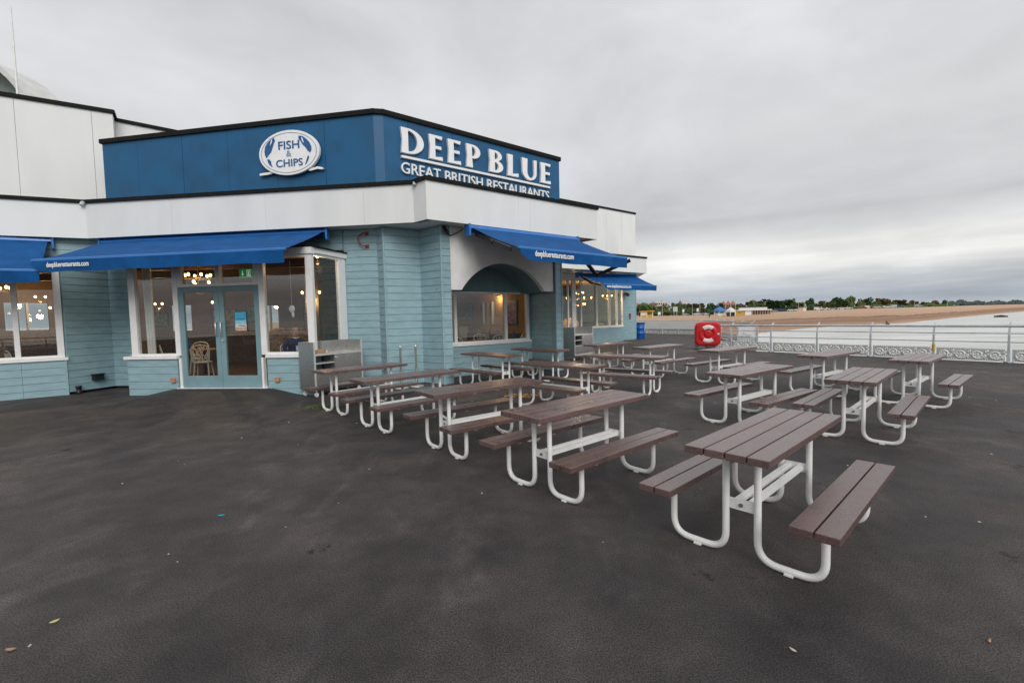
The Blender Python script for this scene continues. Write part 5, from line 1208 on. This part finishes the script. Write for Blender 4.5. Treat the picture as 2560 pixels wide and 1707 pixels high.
for i in range(150):
    x, y = -3.55 + random.gauss(0, .13), 8.46 + random.gauss(0, .05); a = random.uniform(0, 6.3); h = random.uniform(.02, .06); w = .006; dx, dy = random.gauss(0, .03), random.gauss(0, .03)
    mb.add([(x - w * math.cos(a), y - w * math.sin(a), 0), (x + w * math.cos(a), y + w * math.sin(a), 0), (x + dx, y + dy, h)], [(0, 1, 2)])
o = mb.build('moss_tuft', mat('moss_green', (.10, .19, .02), .8, var=.2)); tag(o, 'bright green moss growing in a crack of the deck', None, None, 'stuff')

# ---------------------------------------------------------------- the promenade beyond the beach
def leaf_mat(name, col):
    m, t, b = new_mat(name); n = t.nodes; l = t.links.new
    g = n.new('ShaderNodeNewGeometry'); nz = n.new('ShaderNodeTexNoise'); l(g.outputs['Position'], nz.inputs['Vector']); nz.inputs['Scale'].default_value = .9; nz.inputs['Detail'].default_value = 3
    cr = n.new('ShaderNodeValToRGB'); q = cr.color_ramp.elements; q[0].position = .3; q[0].color = (*[c * .55 for c in col], 1); q[1].position = .7; q[1].color = (*[c * 1.45 for c in col], 1)
    l(nz.outputs['Fac'], cr.inputs[0]); l(cr.outputs[0], b.inputs['Base Color']); b.inputs['Roughness'].default_value = .8; b.inputs['Specular IOR Level'].default_value = .2; return m
LM = [leaf_mat('dark_green_leaves', (.045, .085, .035)), leaf_mat('mid_green_leaves', (.09, .14, .045)), leaf_mat('olive_leaves', (.13, .15, .05)), leaf_mat('autumn_brown_leaves', (.12, .095, .05))]
m_bark = mat('bark', (.10, .075, .055), .9, var=.2)
random.seed(5)
def crown_mesh(k):
    mb = MB(); cl = []
    for i in range(11):
        a = random.uniform(0, 6.3); r_ = random.uniform(.15, .72); zc = random.uniform(.22, .80); cl.append((r_ * math.cos(a), r_ * math.sin(a), zc, random.uniform(.22, .40)))
    cl.append((0, 0, .72, .34)); cl.append((0, 0, .45, .5))
    for c in cl:
        for i in range(52):
            u = Vector((random.gauss(0, 1), random.gauss(0, 1), random.gauss(0, 1))).normalized() * c[3] * random.uniform(.6, 1.05)
            p = Vector((c[0] + u.x, c[1] + u.y, c[2] + u.z * .62))
            if p.z < .03: p.z = random.uniform(.03, .12)
            s_ = random.uniform(.06, .13); x = Vector((random.gauss(0, 1), random.gauss(0, 1), random.gauss(0, 1))).normalized(); y = x.orthogonal().normalized()
            mb.add([p - x * s_ - y * s_ * .5, p + x * s_ - y * s_ * .6, p + x * s_ * .7 + y * s_ * .6, p - x * s_ * .8 + y * s_ * .5], [(0, 1, 2, 3)])
    return mb.mesh('crown', [LM[0]])
CM = [crown_mesh(k) for k in range(7)]
tm = MB(); tm.tube([(0, 0, -.02), (.01, 0, .2), (.0, .02, .5), (.03, 0, .72)], [.05, .042, .03, .012], 7)
for a in range(4): tm.tube([(0, .01, .28 + .06 * a), (.22 * math.cos(a * 1.7), .22 * math.sin(a * 1.7), .48 + .07 * a), (.36 * math.cos(a * 1.7), .36 * math.sin(a * 1.7), .60 + .07 * a)], [.022, .014, .006], 5)
TM = tm.mesh('trunk', [m_bark])
TREES = [(85.3, 298.0, -.31, 8.36, 5.44, 1), (97.8, 304.7, -.35, 6.99, 6.26, 2), (111.7, 310.5, -.4, 7.91, 5.05, 1), (121.0, 307.0, -.48, 8.2, 6.17, 3), (126.1, 294.1, -.56, 7.54, 4.2, 0), (135.1, 301.1, -.6, 8.6, 3.32, 0), (146.1, 295.9, -.53, 7.09, 4.58, 3), (161.8, 310.4, -.19, 8.4, 4.75, 2), (172.6, 304.5, .27, 8.26, 9.15, 0), (185.6, 308.5, .47, 7.91, 3.65, 1), (190.0, 305.8, .58, 6.01, 3.81, 3), (206.5, 319.0, .67, 8.69, 3.24, 0), (212.6, 315.0, .76, 6.94, 4.28, 2), (224.4, 319.0, .85, 8.91, 5.41, 0), (230.5, 314.6, .94, 8.76, 2.85, 1), (249.3, 325.5, 1.01, 7.6, 4.02, 0), (262.4, 327.9, 1.04, 6.79, 5.53, 3), (275.6, 330.1, 1.07, 5.97, 4.38, 3), (294.4, 340.3, 1.1, 5.28, 3.33, 3), (305.3, 344.1, 1.11, 4.25, 2.0, 0), (317.0, 347.0, 1.14, 4.94, 3.32, 3), (328.0, 350.5, 1.15, 4.79, 1.77, 0), (72.7, 270.4, -.3, 6.23, 3.16, 0), (71.2, 250.1, -.31, 5.18, 3.53, 0), (79.7, 237.0, -.37, 3.15, 3.1, 2), (87.2, 239.6, -.4, 2.83, 1.75, 2), (106.9, 280.3, -.44, 4.83, 3.62, 1), (114.6, 277.3, -.52, 4.67, 3.1, 2), (137.6, 288.9, -.6, 5.42, 3.15, 2), (164.2, 303.4, .04, 6.56, 3.23, 2), (178.7, 306.7, .36, 7.06, 3.66, 1), (218.2, 317.2, .8, 6.03, 3.61, 1), (229.0, 318.1, .9, 7.08, 3.57, 2), (240.2, 319.9, .99, 5.41, 3.31, 2), (256.0, 326.6, 1.03, 5.22, 3.33, 1), (269.2, 328.9, 1.06, 4.39, 3.3, 2), (284.9, 335.3, 1.08, 3.62, 3.31, 2), (311.1, 345.6, 1.12, 3.26, 3.11, 2)]
KN = ['dark green', 'mid green', 'olive green', 'autumn brown']
SIZES = ['tall broad', 'tall slender', 'low bushy']
WHERE = [(19.2, 'behind the yellow kiosk'), (22.5, 'behind the grey hoarding'), (26.0, 'behind the tented kiosks'), (30.2, 'behind the white pavilion'), (34.0, 'behind the small beige hut'), (38.5, 'behind the middle of the car park'), (41.5, 'behind the right half of the car park'), (60, 'at the far right end of the trees')]
seen = {}
for i, (x, y, z0, h, r_, k) in enumerate(TREES):
    az = math.degrees(math.atan2(x, y)); wh = [w for a, w in WHERE if az <= a][0]; sz = SIZES[2] if h < 5.5 else (SIZES[0] if r_ > 4.2 else SIZES[1])
    lab = '%s %s tree %s' % (sz, KN[k], wh)
    if lab in seen: seen[lab] += 1; lab += [', further right one', ', rightmost one', ', last one'][min(2, seen[lab] - 2)]
    else: seen[lab] = 1
    T = empty('tree', (x, y, z0 - .1), lab, 'tree', 'trees along the promenade')
    tr = bpy.data.objects.new('trunk', TM); COL.objects.link(tr); tr.parent = T; tr.scale = (h * .9, h * .9, h * .95)
    c = bpy.data.objects.new('crown', CM[i % 7]); COL.objects.link(c); c.parent = T; c.scale = (r_ * 1.22, r_ * 1.22, h * .98); c.location = (0, 0, .25); c.rotation_euler = (0, 0, i * 1.3)
    c.material_slots[0].link = 'OBJECT'; c.material_slots[0].material = LM[k]
def leaf_bank(name, pts, hmax, m, label, n, s_=.5, depth=8):
    mb = MB()
    for i in range(n):
        t_ = random.random(); q = t_ * (len(pts) - 1); j = min(int(q), len(pts) - 2); f = q - j
        p = Vector(pts[j]).lerp(Vector(pts[j + 1]), f); hh = hmax * (.45 + .55 * abs(math.sin(t_ * 23) * math.cos(t_ * 9.1 + 1))); nn = p.copy(); nn.z = 0; nn.normalize()
        dd = random.random(); p += nn * (depth * dd); p.z += hh * random.random() ** .7 * (.5 + .5 * dd)
        ss = s_ * random.uniform(.6, 1.5); x = Vector((random.gauss(0, 1), random.gauss(0, 1), random.gauss(0, .6))).normalized(); y = x.orthogonal().normalized()
        mb.add([p - x * ss - y * ss * .6, p + x * ss - y * ss * .5, p + x * ss * .7 + y * ss * .6, p - x * ss * .7 + y * ss * .5], [(0, 1, 2, 3)])
    o = mb.build(name, m); return tag(o, label, None, None, 'stuff')
leaf_bank('undergrowth', [(74, 268, -.3), (104, 279, -.5), (140, 286, -.5), (165, 296, .1), (200, 306, .6)], 6.4, LM[0], 'dark scrub filling the gaps under the promenade trees', 5200, .62)
leaf_bank('undergrowth', [(222, 306, .9), (250, 312, 1.0), (285, 325, 1.1), (320, 342, 1.1), (345, 362, 1.1)], 3.2, LM[1], 'bright green scrub bank behind the parked cars', 4200, .5, 5)
leaf_bank('distant_woods', [(395, 425, 1.1), (470, 480, 1.1), (620, 590, 1.1), (900, 800, 1.1), (1200, 1000, 1.1)], 7.5, mat('bluish_distant_leaves', (.075, .10, .085), .9, var=.2, vscale=.2), 'far dark line of woods running along the shore to the horizon', 2600, 1.6, 40)

# houses and kiosks -------------------------------------------------------------
m_rr = mat('red_tile_roof', (.36, .14, .10), .8, var=.15); m_dr = mat('dark_roof', (.12, .07, .07), .8); m_cw = mat('cream_house_wall', (.66, .62, .55), .8); m_br = mat('brick_wall', (.34, .20, .15), .85, var=.15)
m_win = mat('dark_window', (.03, .035, .04), .2, var=.05)
def house(a, b_, zg_, zeave, zridge, dep, mw, mr, label, nwin=3, chim=1, flat=False, group='houses behind the trees'):
    F, ln = Fr.two(a, b_); T = empty('house' if not flat else 'apartment_block', F.P(ln / 2, -dep / 2, zg_), label, 'house', group)
    MB().fbox(F, 0, ln, -dep, 0, zg_, zeave).build('wall', mw, T)
    mb = MB(); P = F.P
    if flat: mb.fbox(F, -.2, ln + .2, -dep - .2, .2, zeave + .002, zridge)
    else: mb.add([P(-.4, .4, zeave), P(ln + .4, .4, zeave), P(ln + .4, -dep - .4, zeave), P(-.4, -dep - .4, zeave), P(.4, -dep / 2, zridge), P(ln - .4, -dep / 2, zridge)], [(0, 1, 5, 4), (2, 3, 4, 5), (1, 2, 5), (3, 0, 4), (0, 3, 2, 1)])
    rf = mb.build('roof', mr, T)
    for k in range(chim):
        x = ln * (k + .5) / chim; MB().fbox(F, x - .45, x + .45, -dep / 2 - .4, -dep / 2 + .4, zridge - .6, zridge + 1.2).build('chimney', m_br, rf)
    for k in range(nwin):
        x = ln * (k + .5) / nwin; MB().fbox(F, x - .6, x + .6, -.05, .04, zeave - 2.0, zeave - .6).build('window', m_win, T)
house((104.0, 406.9), (112.0, 404.8), -.3, 6.6, 10.4, 9, m_br, m_rr, 'pink red roofed house showing at the corner of the wing', 3, 1)
house((120.0, 402.6), (125.6, 400.8), -.3, 7.4, 10.1, 7, m_cw, m_dr, 'cream house with dark red roof left of the white block', 2, 1)
house((128.2, 410.5), (137.1, 407.6), -.3, 10.4, 11.1, 8, m_cw, m_cw, 'white flat-roofed block above the trees with a stair tower', 5, 1, True)
house((149.9, 403.0), (154.7, 401.2), -.4, 9.0, 9.8, 6, m_cw, m_cw, 'small white gabled block between brown and green trees', 2, 0, True)
house((146.2, 405), (148.6, 404.2), -.4, 8.6, 10.8, 4, m_br, m_dr, 'narrow brick house with a tall chimney among the trees', 1, 1)
for i in range(3): house((181.6 + 3.4 * i, 400.8 - 1.55 * i), (184.7 + 3.4 * i, 399.4 - 1.55 * i), -.5, 7.0, 9.2, 6, m_br, m_rr, ['left house of the red roofed terrace behind the tents', 'middle house of the red roofed terrace behind the tents', 'right house of the red roofed terrace behind the tents'][i], 2, 1)
K = empty('beach_kiosk', (56.0, 192.0, -.35), 'open yellow kiosk with an orange flat roof beside the beach', 'kiosk'); F, ln = Fr.two((53.7, 192.7), (58.6, 191.2))
MB().fbox(F, -.5, ln + .5, -3.2, .5, 2.1, 2.42).build('roof', mat('orange_board', (.60, .33, .06), .6), K); MB().fbox(F, .2, ln - .2, -2.6, -2.4, -.35, 2.1).build('back_wall', M['yellow'], K)
for x in (.2, ln * .5, ln - .25): MB().fbox(F, x - .12, x + .12, -.2, .0, -.35, 2.1).build('post', M['white_frame'], K)
MB().fbox(F, .35, ln * .5 - .15, -.15, -.05, -.35, .75).build('counter', M['yellow'], K); MB().fbox(F, ln * .5 + .15, ln - .4, -.15, -.05, -.35, .75).build('counter', M['yellow'], K)
MB().fbox(F, .35, ln * .5 - .15, -.4, -.3, .75, 2.05).build('panel', M['white_frame'], K)
def signboard(x, y, z0, w, h0, h1, m, label):
    T = empty('signboard', (x, y, z0), label, 'sign'); F = Fr((x, y), -19)
    for s_ in (-w * .3, w * .3): MB().fbox(F, s_ - .08, s_ + .08, -.1, .0, z0, z0 + h1).build('post', M['rail'], T)
    MB().fbox(F, -w / 2, w / 2, .0, .1, z0 + h0, z0 + h1).build('panel', m, T)
signboard(73.4, 207.4, -.39, 1.9, 2.2, 4.4, M['rail'], 'grey square hoarding on two posts above the beach')
signboard(64.0, 200.5, -.38, 1.1, 1.0, 2.2, M['white_frame'], 'small white sign right of the yellow kiosk'); signboard(87.6, 236, -.42, .9, 2.0, 3.4, M['white_frame'], 'white sign plate on a post left of the tall lamp'); signboard(94.9, 236, -.5, .9, 2.2, 3.8, M['white_frame'], 'white sign plate on a post right of the tall lamp')
for x, y, z0, h, lab in ((65.1, 199.7, -.36, 8.1, 'tall grey lamp post by the yellow kiosk'), (83.7, 214.2, -.47, 7.6, 'thin lamp post right of the grey hoarding'), (98.0, 240.9, -.51, 9.7, 'tallest thin lamp post left of the blue tent'), (122.0, 252, -.6, 9.7, 'lamp post rising behind the white pavilion'), (163.3, 263.5, .57, 5.1, 'left one of two short posts by the beige hut'), (165.9, 262.5, .57, 5.1, 'right one of two short posts by the beige hut'), (262, 301, 1.0, 5.6, 'thin post in the middle of the parked cars'), (303, 322, 1.1, 6.5, 'thin post at the right end of the parked cars')):
    T = empty('lamp_post', (x, y, z0), lab, 'lamp post', 'lamp posts along the promenade'); MB().tube([(x, y, z0), (x, y, z0 + h)], [.11, .06], 8).build('column', M['rail'], T); MB().box((x - .1, y - .3, z0 + h), (x + .1, y + .3, z0 + h + .14)).build('lantern', M['palegrey'], T)
def tent(x, y, z0, w, he, hr, mr, mv, label):
    T = empty('gazebo_kiosk', (x, y, z0), label, 'gazebo', 'tented kiosks by the pavilion'); mb = MB(); N = 6
    vs = [(x + w * .62 * math.cos(R(60 * k)), y + w * .62 * math.sin(R(60 * k)), z0 + he) for k in range(N)] + [(x + w * .12 * math.cos(R(60 * k)), y + w * .12 * math.sin(R(60 * k)), z0 + hr - .3) for k in range(N)] + [(x, y, z0 + hr)]
    mb.add(vs, [(k, (k + 1) % N, N + (k + 1) % N, N + k) for k in range(N)] + [(N + k, N + (k + 1) % N, 2 * N) for k in range(N)]); mb.build('roof', mr, T)
    mb = MB(); vs = [(x + w * .61 * math.cos(R(60 * k)), y + w * .61 * math.sin(R(60 * k)), z0 + he - d_) for d_ in (.01, .75) for k in range(N)]; mb.add(vs, [(k, (k + 1) % N, N + (k + 1) % N, N + k) for k in range(N)]); mb.build('valance', mv, T)
    for k in range(N): px_, py_ = x + w * .55 * math.cos(R(60 * k)), y + w * .55 * math.sin(R(60 * k)); MB().tube([(px_, py_, z0), (px_, py_, z0 + he)], .12, 6).build('post', M['white_frame'], T)
    MB().box((x - w * .32, y - w * .3, z0), (x + w * .32, y + w * .3, z0 + 1.3)).build('counter', M['white_frame'] if mr is M['awn_metal'] else M['dark'], T)
m_bt = mat('blue_tent', (.07, .24, .52), .6); tent(94.3, 209.8, -.6, 4.4, 2.75, 4.3, M['awn_metal'], m_bt, 'blue roofed tented kiosk left of the white one'); tent(96.4, 203.6, -.7, 3.8, 2.45, 4.0, mat('grey_white_tent', (.62, .62, .62), .6), M['palegrey'], 'white roofed tented kiosk beside the yellow hoarding')
V = empty('pavilion', (110.0, 212.0, -.5), 'low white flat-roofed beach pavilion with yellow hoarding and columns', 'pavilion'); F, ln = Fr.two((103.3, 214.2), (117.0, 208.6))
MB().fbox(F, 1.0, ln + .3, -8, .6, 1.55, 1.95).build('eave', M['white_frame'], V); MB().fbox(F, 2.0, ln - 1.5, -7, -.6, 1.952, 2.9).build('roof', mat('pale_roof', (.60, .61, .62), .7), V)
MB().fbox(F, .0, 4.2, -.1, .0, -.7, 1.5).build('hoarding', mat('ochre_hoarding', (.55, .34, .05), .7), V); MB().fbox(F, 4.3, 6.9, -.1, .0, -.7, 1.5).build('shutter', M['white_frame'], V)
MB().fbox(F, 7.0, ln, -2.0, -1.8, -.7, 1.5).build('back_wall', mat('brown_wall', (.26, .17, .12), .8), V)
for k in range(8): MB().fbox(F, 7.2 + k * 1.03, 7.5 + k * 1.03, -.2, .0, -.7, 1.54).build('column', mat('stone_column', (.45, .38, .31), .8) if k == 0 else bpy.data.materials['stone_column'], V)
mb = MB(); mb.lathe((0, 0, 0), [(.2, 0), (.2, .1)], 6); 
mb = MB(); mb.ball(F.P(2.0, .02, .6), .28, 8, 6, 0, (1, .3, 1)); mb.build('round_mark', M['redpipe'], V)
K = empty('beach_hut', (159.6, 254.0, .55), 'small beige hut with a lean-to roof on the upper beach', 'hut'); F, ln = Fr.two((158.0, 255.0), (161.2, 253.0)); P = F.P
MB().hexa([P(0, 0, .3), P(ln, 0, .3), P(ln, -2.5, .3), P(0, -2.5, .3), P(0, 0, 2.3), P(ln, 0, 2.6), P(ln, -2.5, 2.6), P(0, -2.5, 2.3)]).build('wall', mat('beige_board', (.60, .47, .32), .8), K)
MB().hexa([P(-.2, .2, 2.305), P(ln + .2, .2, 2.625), P(ln + .2, -2.7, 2.625), P(-.2, -2.7, 2.305), P(-.2, .2, 2.42), P(ln + .2, .2, 2.74), P(ln + .2, -2.7, 2.74), P(-.2, -2.7, 2.42)]).build('roof', m_cw, K)
MB().fbox(F, ln * .62, ln * .92, -.02, .05, .3, 2.2).build('door', M['white_frame'], K)

# parked cars
car_cols = [('white', (.62, .63, .64)), ('silver grey', (.30, .32, .34)), ('red', (.34, .04, .03)), ('teal blue', (.05, .22, .33)), ('dark blue', (.03, .05, .12))]
m_tyre = mat('tyre', (.02, .02, .02), .8)
def car_mesh(kind, m):
    mb = MB(); L_, W2 = 2.1, .86
    side = [(-L_, .35), (-L_, .85), (-1.95, .92), (-1.55, .98), (-1.0, 1.42), (.45, 1.46), (1.05, 1.0), (1.9, .86), (L_, .65), (L_, .35)] if kind else [(-L_, .35), (-L_, 1.1), (-2.0, 1.9), (1.0, 1.95), (1.6, 1.15), (L_, 1.0), (L_, .35)]
    n_ = len(side); vs = [(x, -W2, zz_) for x, zz_ in side] + [(x, W2, zz_) for x, zz_ in side]
    mb.add(vs, [tuple(range(n_)), tuple(reversed(range(n_, 2 * n_)))] + [(i, n_ + i, n_ + (i + 1) % n_, (i + 1) % n_) for i in range(n_)], 0)
    for s_ in (-1, 1):
        q_ = [(-1.35, 1.02), (-.95, 1.36), (.40, 1.39), (.85, 1.04)] if kind else [(.2, 1.25), (.2, 1.75), (.95, 1.75), (1.35, 1.25)]
        mb.add([(x, s_ * (W2 + .01), zz_) for x, zz_ in q_], [(0, 1, 2, 3)], 1)
        for x in (-1.35, 1.35): mb.tube([(x, s_ * (W2 - .16), .33), (x, s_ * (W2 + .03), .33)], .33, 12, 2)
    return mb.mesh('parked_car', [m, m_win, m_tyre])
cm = {}
for k, (nm, c) in enumerate(car_cols):
    mm = mat(nm.replace(' ', '_') + '_car_paint', c, .3, var=.02, coat=.5)
    cm[k, 1] = car_mesh(1, mm); cm[k, 0] = car_mesh(0, mm)
CARS = [(107.4, 269.4, -.49, 0), (109.8, 268.4, -.51, 1), (112.5, 269.4, -.53, 0), (162.8, 287.1, .27, 1), (168.6, 289.5, .36, 4), (170.5, 282.6, .48, 0), (181.0, 293.7, .55, 0), (182.2, 275.2, .72, 0), (185.3, 273.1, .77, 0), (191.2, 275.1, .82, 1), (200.4, 280.8, .88, 0), (200.0, 274.9, .92, 0), (229.7, 302.7, 1.0, 2), (234.9, 305.1, 1.01, 0), (236.9, 303.5, 1.02, 2), (235.4, 298.3, 1.03, 0), (243.7, 304.5, 1.04, 1), (244.5, 301.3, 1.05, 0), (250.9, 305.0, 1.06, 0), (257.3, 306.3, 1.08, 3), (283.9, 323.0, 1.11, 1), (339.6, 367.0, 1.14, 0), (385.6, 406.1, 1.16, 0), (98.4, 262.1, -.43, 1)]
VAN = {4, 13, 18, 20, 21, 7}
CW = [(24, 'parked left of the blue tent'), (30.2, 'parked just right of the pavilion'), (32.2, 'parked left of the beige hut'), (36.2, 'parked right of the beige hut'), (38.6, 'parked before the green scrub bank'), (40.2, 'parked at the right of the green scrub bank'), (60, 'parked alone at the far right')]
seenc = {}
for i, (x, y, z0, k) in enumerate(CARS):
    van = i in VAN; o = bpy.data.objects.new('parked_van' if van else 'parked_car', cm[k, 0 if van else 1]); COL.objects.link(o)
    o.location = (x, y, z0); o.rotation_euler = (0, 0, -math.atan2(x, y) + random.uniform(-.5, .5) + (math.pi if i % 3 == 0 else 0))
    az = math.degrees(math.atan2(x, y)); lab = '%s %s %s' % (car_cols[k][0], 'van' if van else 'car', [w for a, w in CW if az <= a][0])
    if lab in seenc: seenc[lab] += 1; lab += [', second from the left of its colour', ', third from the left of its colour', ', fourth from the left of its colour'][min(2, seenc[lab] - 2)]
    else: seenc[lab] = 1
    tag(o, lab, 'van' if van else 'car', 'vehicles parked along the promenade')
# far side of the pier, mirrored in the windows
railing('long grey railing on the open side of the deck behind the viewer', Vector((-24, -8.5, 0)), Vector((1, 0, 0)), Vector((0, -1, 0)), 22, 1.9)
# beach odds and ends
o = MB().box((154.6, 208.4, -2.6), (155.4, 209.2, -1.4)).add([(154.5, 208.3, -1.4), (155.5, 208.3, -1.4), (155.5, 209.3, -1.4), (154.5, 209.3, -1.4), (155, 208.8, -1.15)], [(0, 1, 4), (1, 2, 4), (2, 3, 4), (3, 0, 4)]).build('beach_bin', M['rail'], None, loc=(155, 208.8, -2.4)); tag(o, 'small grey bin standing alone on the open beach', 'bin')
mb = MB(); mb.bar((108, 132, -3.9), (128, 158, -3.5), .4, .5)
for k in range(6): mb.tube([(108 + 4 * k, 132 + 5.2 * k, -4), (108 + 4 * k, 132 + 5.2 * k, -3.45 + .08 * k)], .15, 6)
tag(mb.build('groyne', M['wood'], None, loc=(118, 145, -3.5)), 'dark timber groyne running into the sea', 'groyne')
o = MB().tube([(216.8, 208.0, -3.75), (218.2, 206.2, -3.55), (219.6, 204.6, -3.8)], [.35, .5, .3], 8).build('wreck_timber', M['dark'], None, loc=(218, 206, -4)); tag(o, 'dark half-sunk timber lying in the shallow sea', 'timber')
